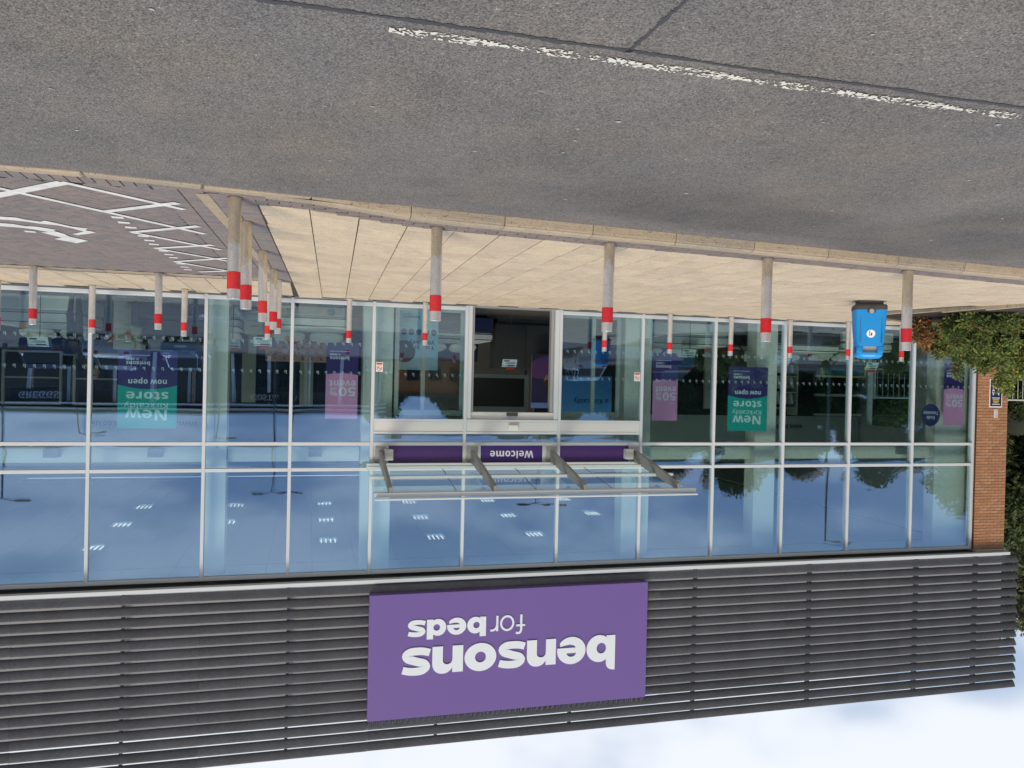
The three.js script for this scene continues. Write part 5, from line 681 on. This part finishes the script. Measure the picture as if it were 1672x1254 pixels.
{ // a tall hedge closes the far side of the car park
  const lf = leafGeo(0.34, 7, 0.30), t = thing('boundary_hedge', 'tall dark hedge along the car park edge, mirrored low in the far panes', 'hedge', [-12, 0, 48]), hb = []; for (let i = 0; i < 110; i++) hb.push([-i * 0.58, rr(0.8, 4.6), rr(-0.8, 0.8), rr(1.1, 1.7)]); part('stems', hb.map(([x, y, z]) => limb([x, -0.2, z], [x, y, z], 0.06, 0.02)), bark, t); crown(t, 'foliage', hb, 30000, lf, [[0.03, 0.06, 0.014], [0.045, 0.075, 0.018], [0.02, 0.04, 0.01]], [0.8, 1.4], 0.2);
}
{ // lamp posts
  const m = std({ color: C(0.12, 0.14, 0.14), roughness: 0.5, metalness: 0.4 });
  for (const [x, z, h, n, l] of [[2.3, 40, 9.8, 2, 'tall twin-headed lamp post mirrored over the pink bed panes'], [-17.0, 40, 11.0, 2, 'tall twin-headed lamp post mirrored above the entrance'], [19, 40, 10.0, 2, 'tall twin-headed lamp post mirrored at the picture edge'], [17.4, 52, 6.8, 1, 'short lamp post mirrored beside the blue fascia'], [7.4, 50, 7.2, 1, 'short lamp post mirrored above the coffee shop'], [-31.0, 25, 11.4, 1, 'slim lamp post mirrored in the far panes']]) {
    const t = thing('lamp_post', l, 'lamp post', [x, -0.02, z], 0, 'car park lamp posts'); part('pole', cyl(0.10, 0.055, h, 0, 0, 0, 12), m, t); part('base', cyl(0.14, 0.14, 0.6, 0, 0, 0, 12), m, t); for (const s of n === 2 ? [-1, 1] : [-1]) { part('arm', bar([0, h - 0.05, 0], [s * 0.8, h + 0.12, 0], 0.035), m, t); part('lamp_head', rb(s * 1.15 - 0.42, s * 1.15 + 0.42, h + 0.04, h + 0.18, -0.16, 0.16, 0.06, 2), m, t); } }
}
function car(label, x, z, turn, paint, est) {
  const t = thing('parked_car', label, 'car', [x, -0.015, z], turn, 'cars parked behind the camera'), L = 4.1, H = est ? 1.52 : 1.46;
  const body = [[-2.05, 0.32], [-2.07, 0.62], [-1.98, 0.80], [-1.05, 0.92], [1.72, 0.96], [2.0, 0.86], [2.05, 0.55], [2.0, 0.30], [1.66, 0.27], [1.60, 0.45], [1.45, 0.60], [1.28, 0.64], [1.10, 0.60], [0.95, 0.45], [0.90, 0.25], [-0.92, 0.25], [-0.98, 0.45], [-1.12, 0.60], [-1.30, 0.64], [-1.47, 0.60], [-1.62, 0.45], [-1.68, 0.28]];
  const ex = (pts, w, bev) => { const g = new THREE.ExtrudeGeometry(poly(pts), { depth: w - 2 * bev, bevelEnabled: true, bevelSize: bev * 0.6, bevelThickness: bev, bevelSegments: 3 }); g.translate(0, 0, -(w - 2 * bev) / 2); return g; };
  const pm = phy({ color: paint, roughness: 0.35, clearcoat: 1, clearcoatRoughness: 0.05 }), gm = phy({ color: C(0.012, 0.015, 0.018), roughness: 0.04 }), blk = std({ color: grey(0.02), roughness: 0.8 });
  part('body', ex(body, 1.74, 0.09), pm, t); const rx = est ? 1.75 : 1.45;
  const gh = part('cabin_glass', ex([[-1.08, 0.93], [-0.42, H - 0.07], [0.2, H - 0.02], [rx - 0.35, H - 0.06], [rx + 0.18, 0.97]], 1.46, 0.12), gm, t);
  part('roof', ex([[-0.50, H - 0.09], [-0.32, H - 0.005], [0.25, H + 0.025], [rx - 0.3, H - 0.01], [rx - 0.22, H - 0.09]], 1.36, 0.10), pm, t);
  for (const sz of [-1, 1]) { for (const [a, b] of [[[-1.1, 0.93], [-0.42, H - 0.05]], [[0.25, 0.93], [0.28, H - 0.03]], [[rx + 0.2, 0.95], [rx - 0.3, H - 0.05]]]) part('pillar', bar([a[0], a[1], sz * 0.79], [b[0], b[1], sz * 0.70], 0.035, 6), pm, t); part('wing_mirror', rb(-0.78, -0.62, 0.95, 1.07, sz * 0.92 - 0.07, sz * 0.92 + 0.07, 0.04, 2), pm, t); part('sill_trim', bx(-0.9, 0.9, 0.24, 0.31, sz * 0.84 - 0.03, sz * 0.84 + 0.03), blk, t);
    for (const wx of [-1.30, 1.28]) { const w = part('wheel', new THREE.TorusGeometry(0.235, 0.085, 10, 24).scale(1, 1, 1.05).translate(wx, 0.315, sz * 0.76), blk, t); part('rim', cyl(0.2, 0.2, 0.06, 0, 0, 0, 18).rotateX(Math.PI / 2).translate(wx, 0.315, sz * 0.8 - 0.0), std({ color: grey(0.45), metalness: 0.6, roughness: 0.4 }), w); }
    part('headlight', rb(-2.08, -1.86, 0.66, 0.80, sz * 0.62 - 0.16, sz * 0.62 + 0.16, 0.05, 2), phy({ color: grey(0.6), roughness: 0.1 }), t); part('tail_light', rb(1.93, 2.08, 0.68, 0.86, sz * 0.68 - 0.12, sz * 0.68 + 0.12, 0.04, 2), std({ color: C(0.35, 0.01, 0.01), roughness: 0.3 }), t); }
  part('bumper', rb(-2.13, -1.95, 0.28, 0.55, -0.8, 0.8, 0.05, 2), pm, t); part('number_plate', bx(-2.145, -2.132, 0.40, 0.50, -0.26, 0.26), std({ color: grey(0.7) }), t);
}
car('silver hatchback parked behind the camera, mirrored beside the teal poster', 8.6, 23.5, Math.PI / 2, C(0.45, 0.46, 0.48));
car('dark blue hatchback parked behind the camera, mirrored at the picture edge', 11.4, 23.7, Math.PI / 2, C(0.02, 0.04, 0.12), true);
car('pale blue hatchback parked behind the camera, mirrored under the pink poster', 5.7, 23.6, -Math.PI / 2, C(0.16, 0.24, 0.34));
car('white estate car parked behind the camera, mirrored in the far panes', -14.2, 24.0, Math.PI / 2, C(0.6, 0.6, 0.6), true);
car('black hatchback parked behind the camera, mirrored beside the white estate car', -21, 27.5, Math.PI / 2, C(0.015, 0.015, 0.017));

scene.traverse((o) => { if (o.isMesh) { o.castShadow = true; o.receiveShadow = true; } });
renderer.render(scene, camera);
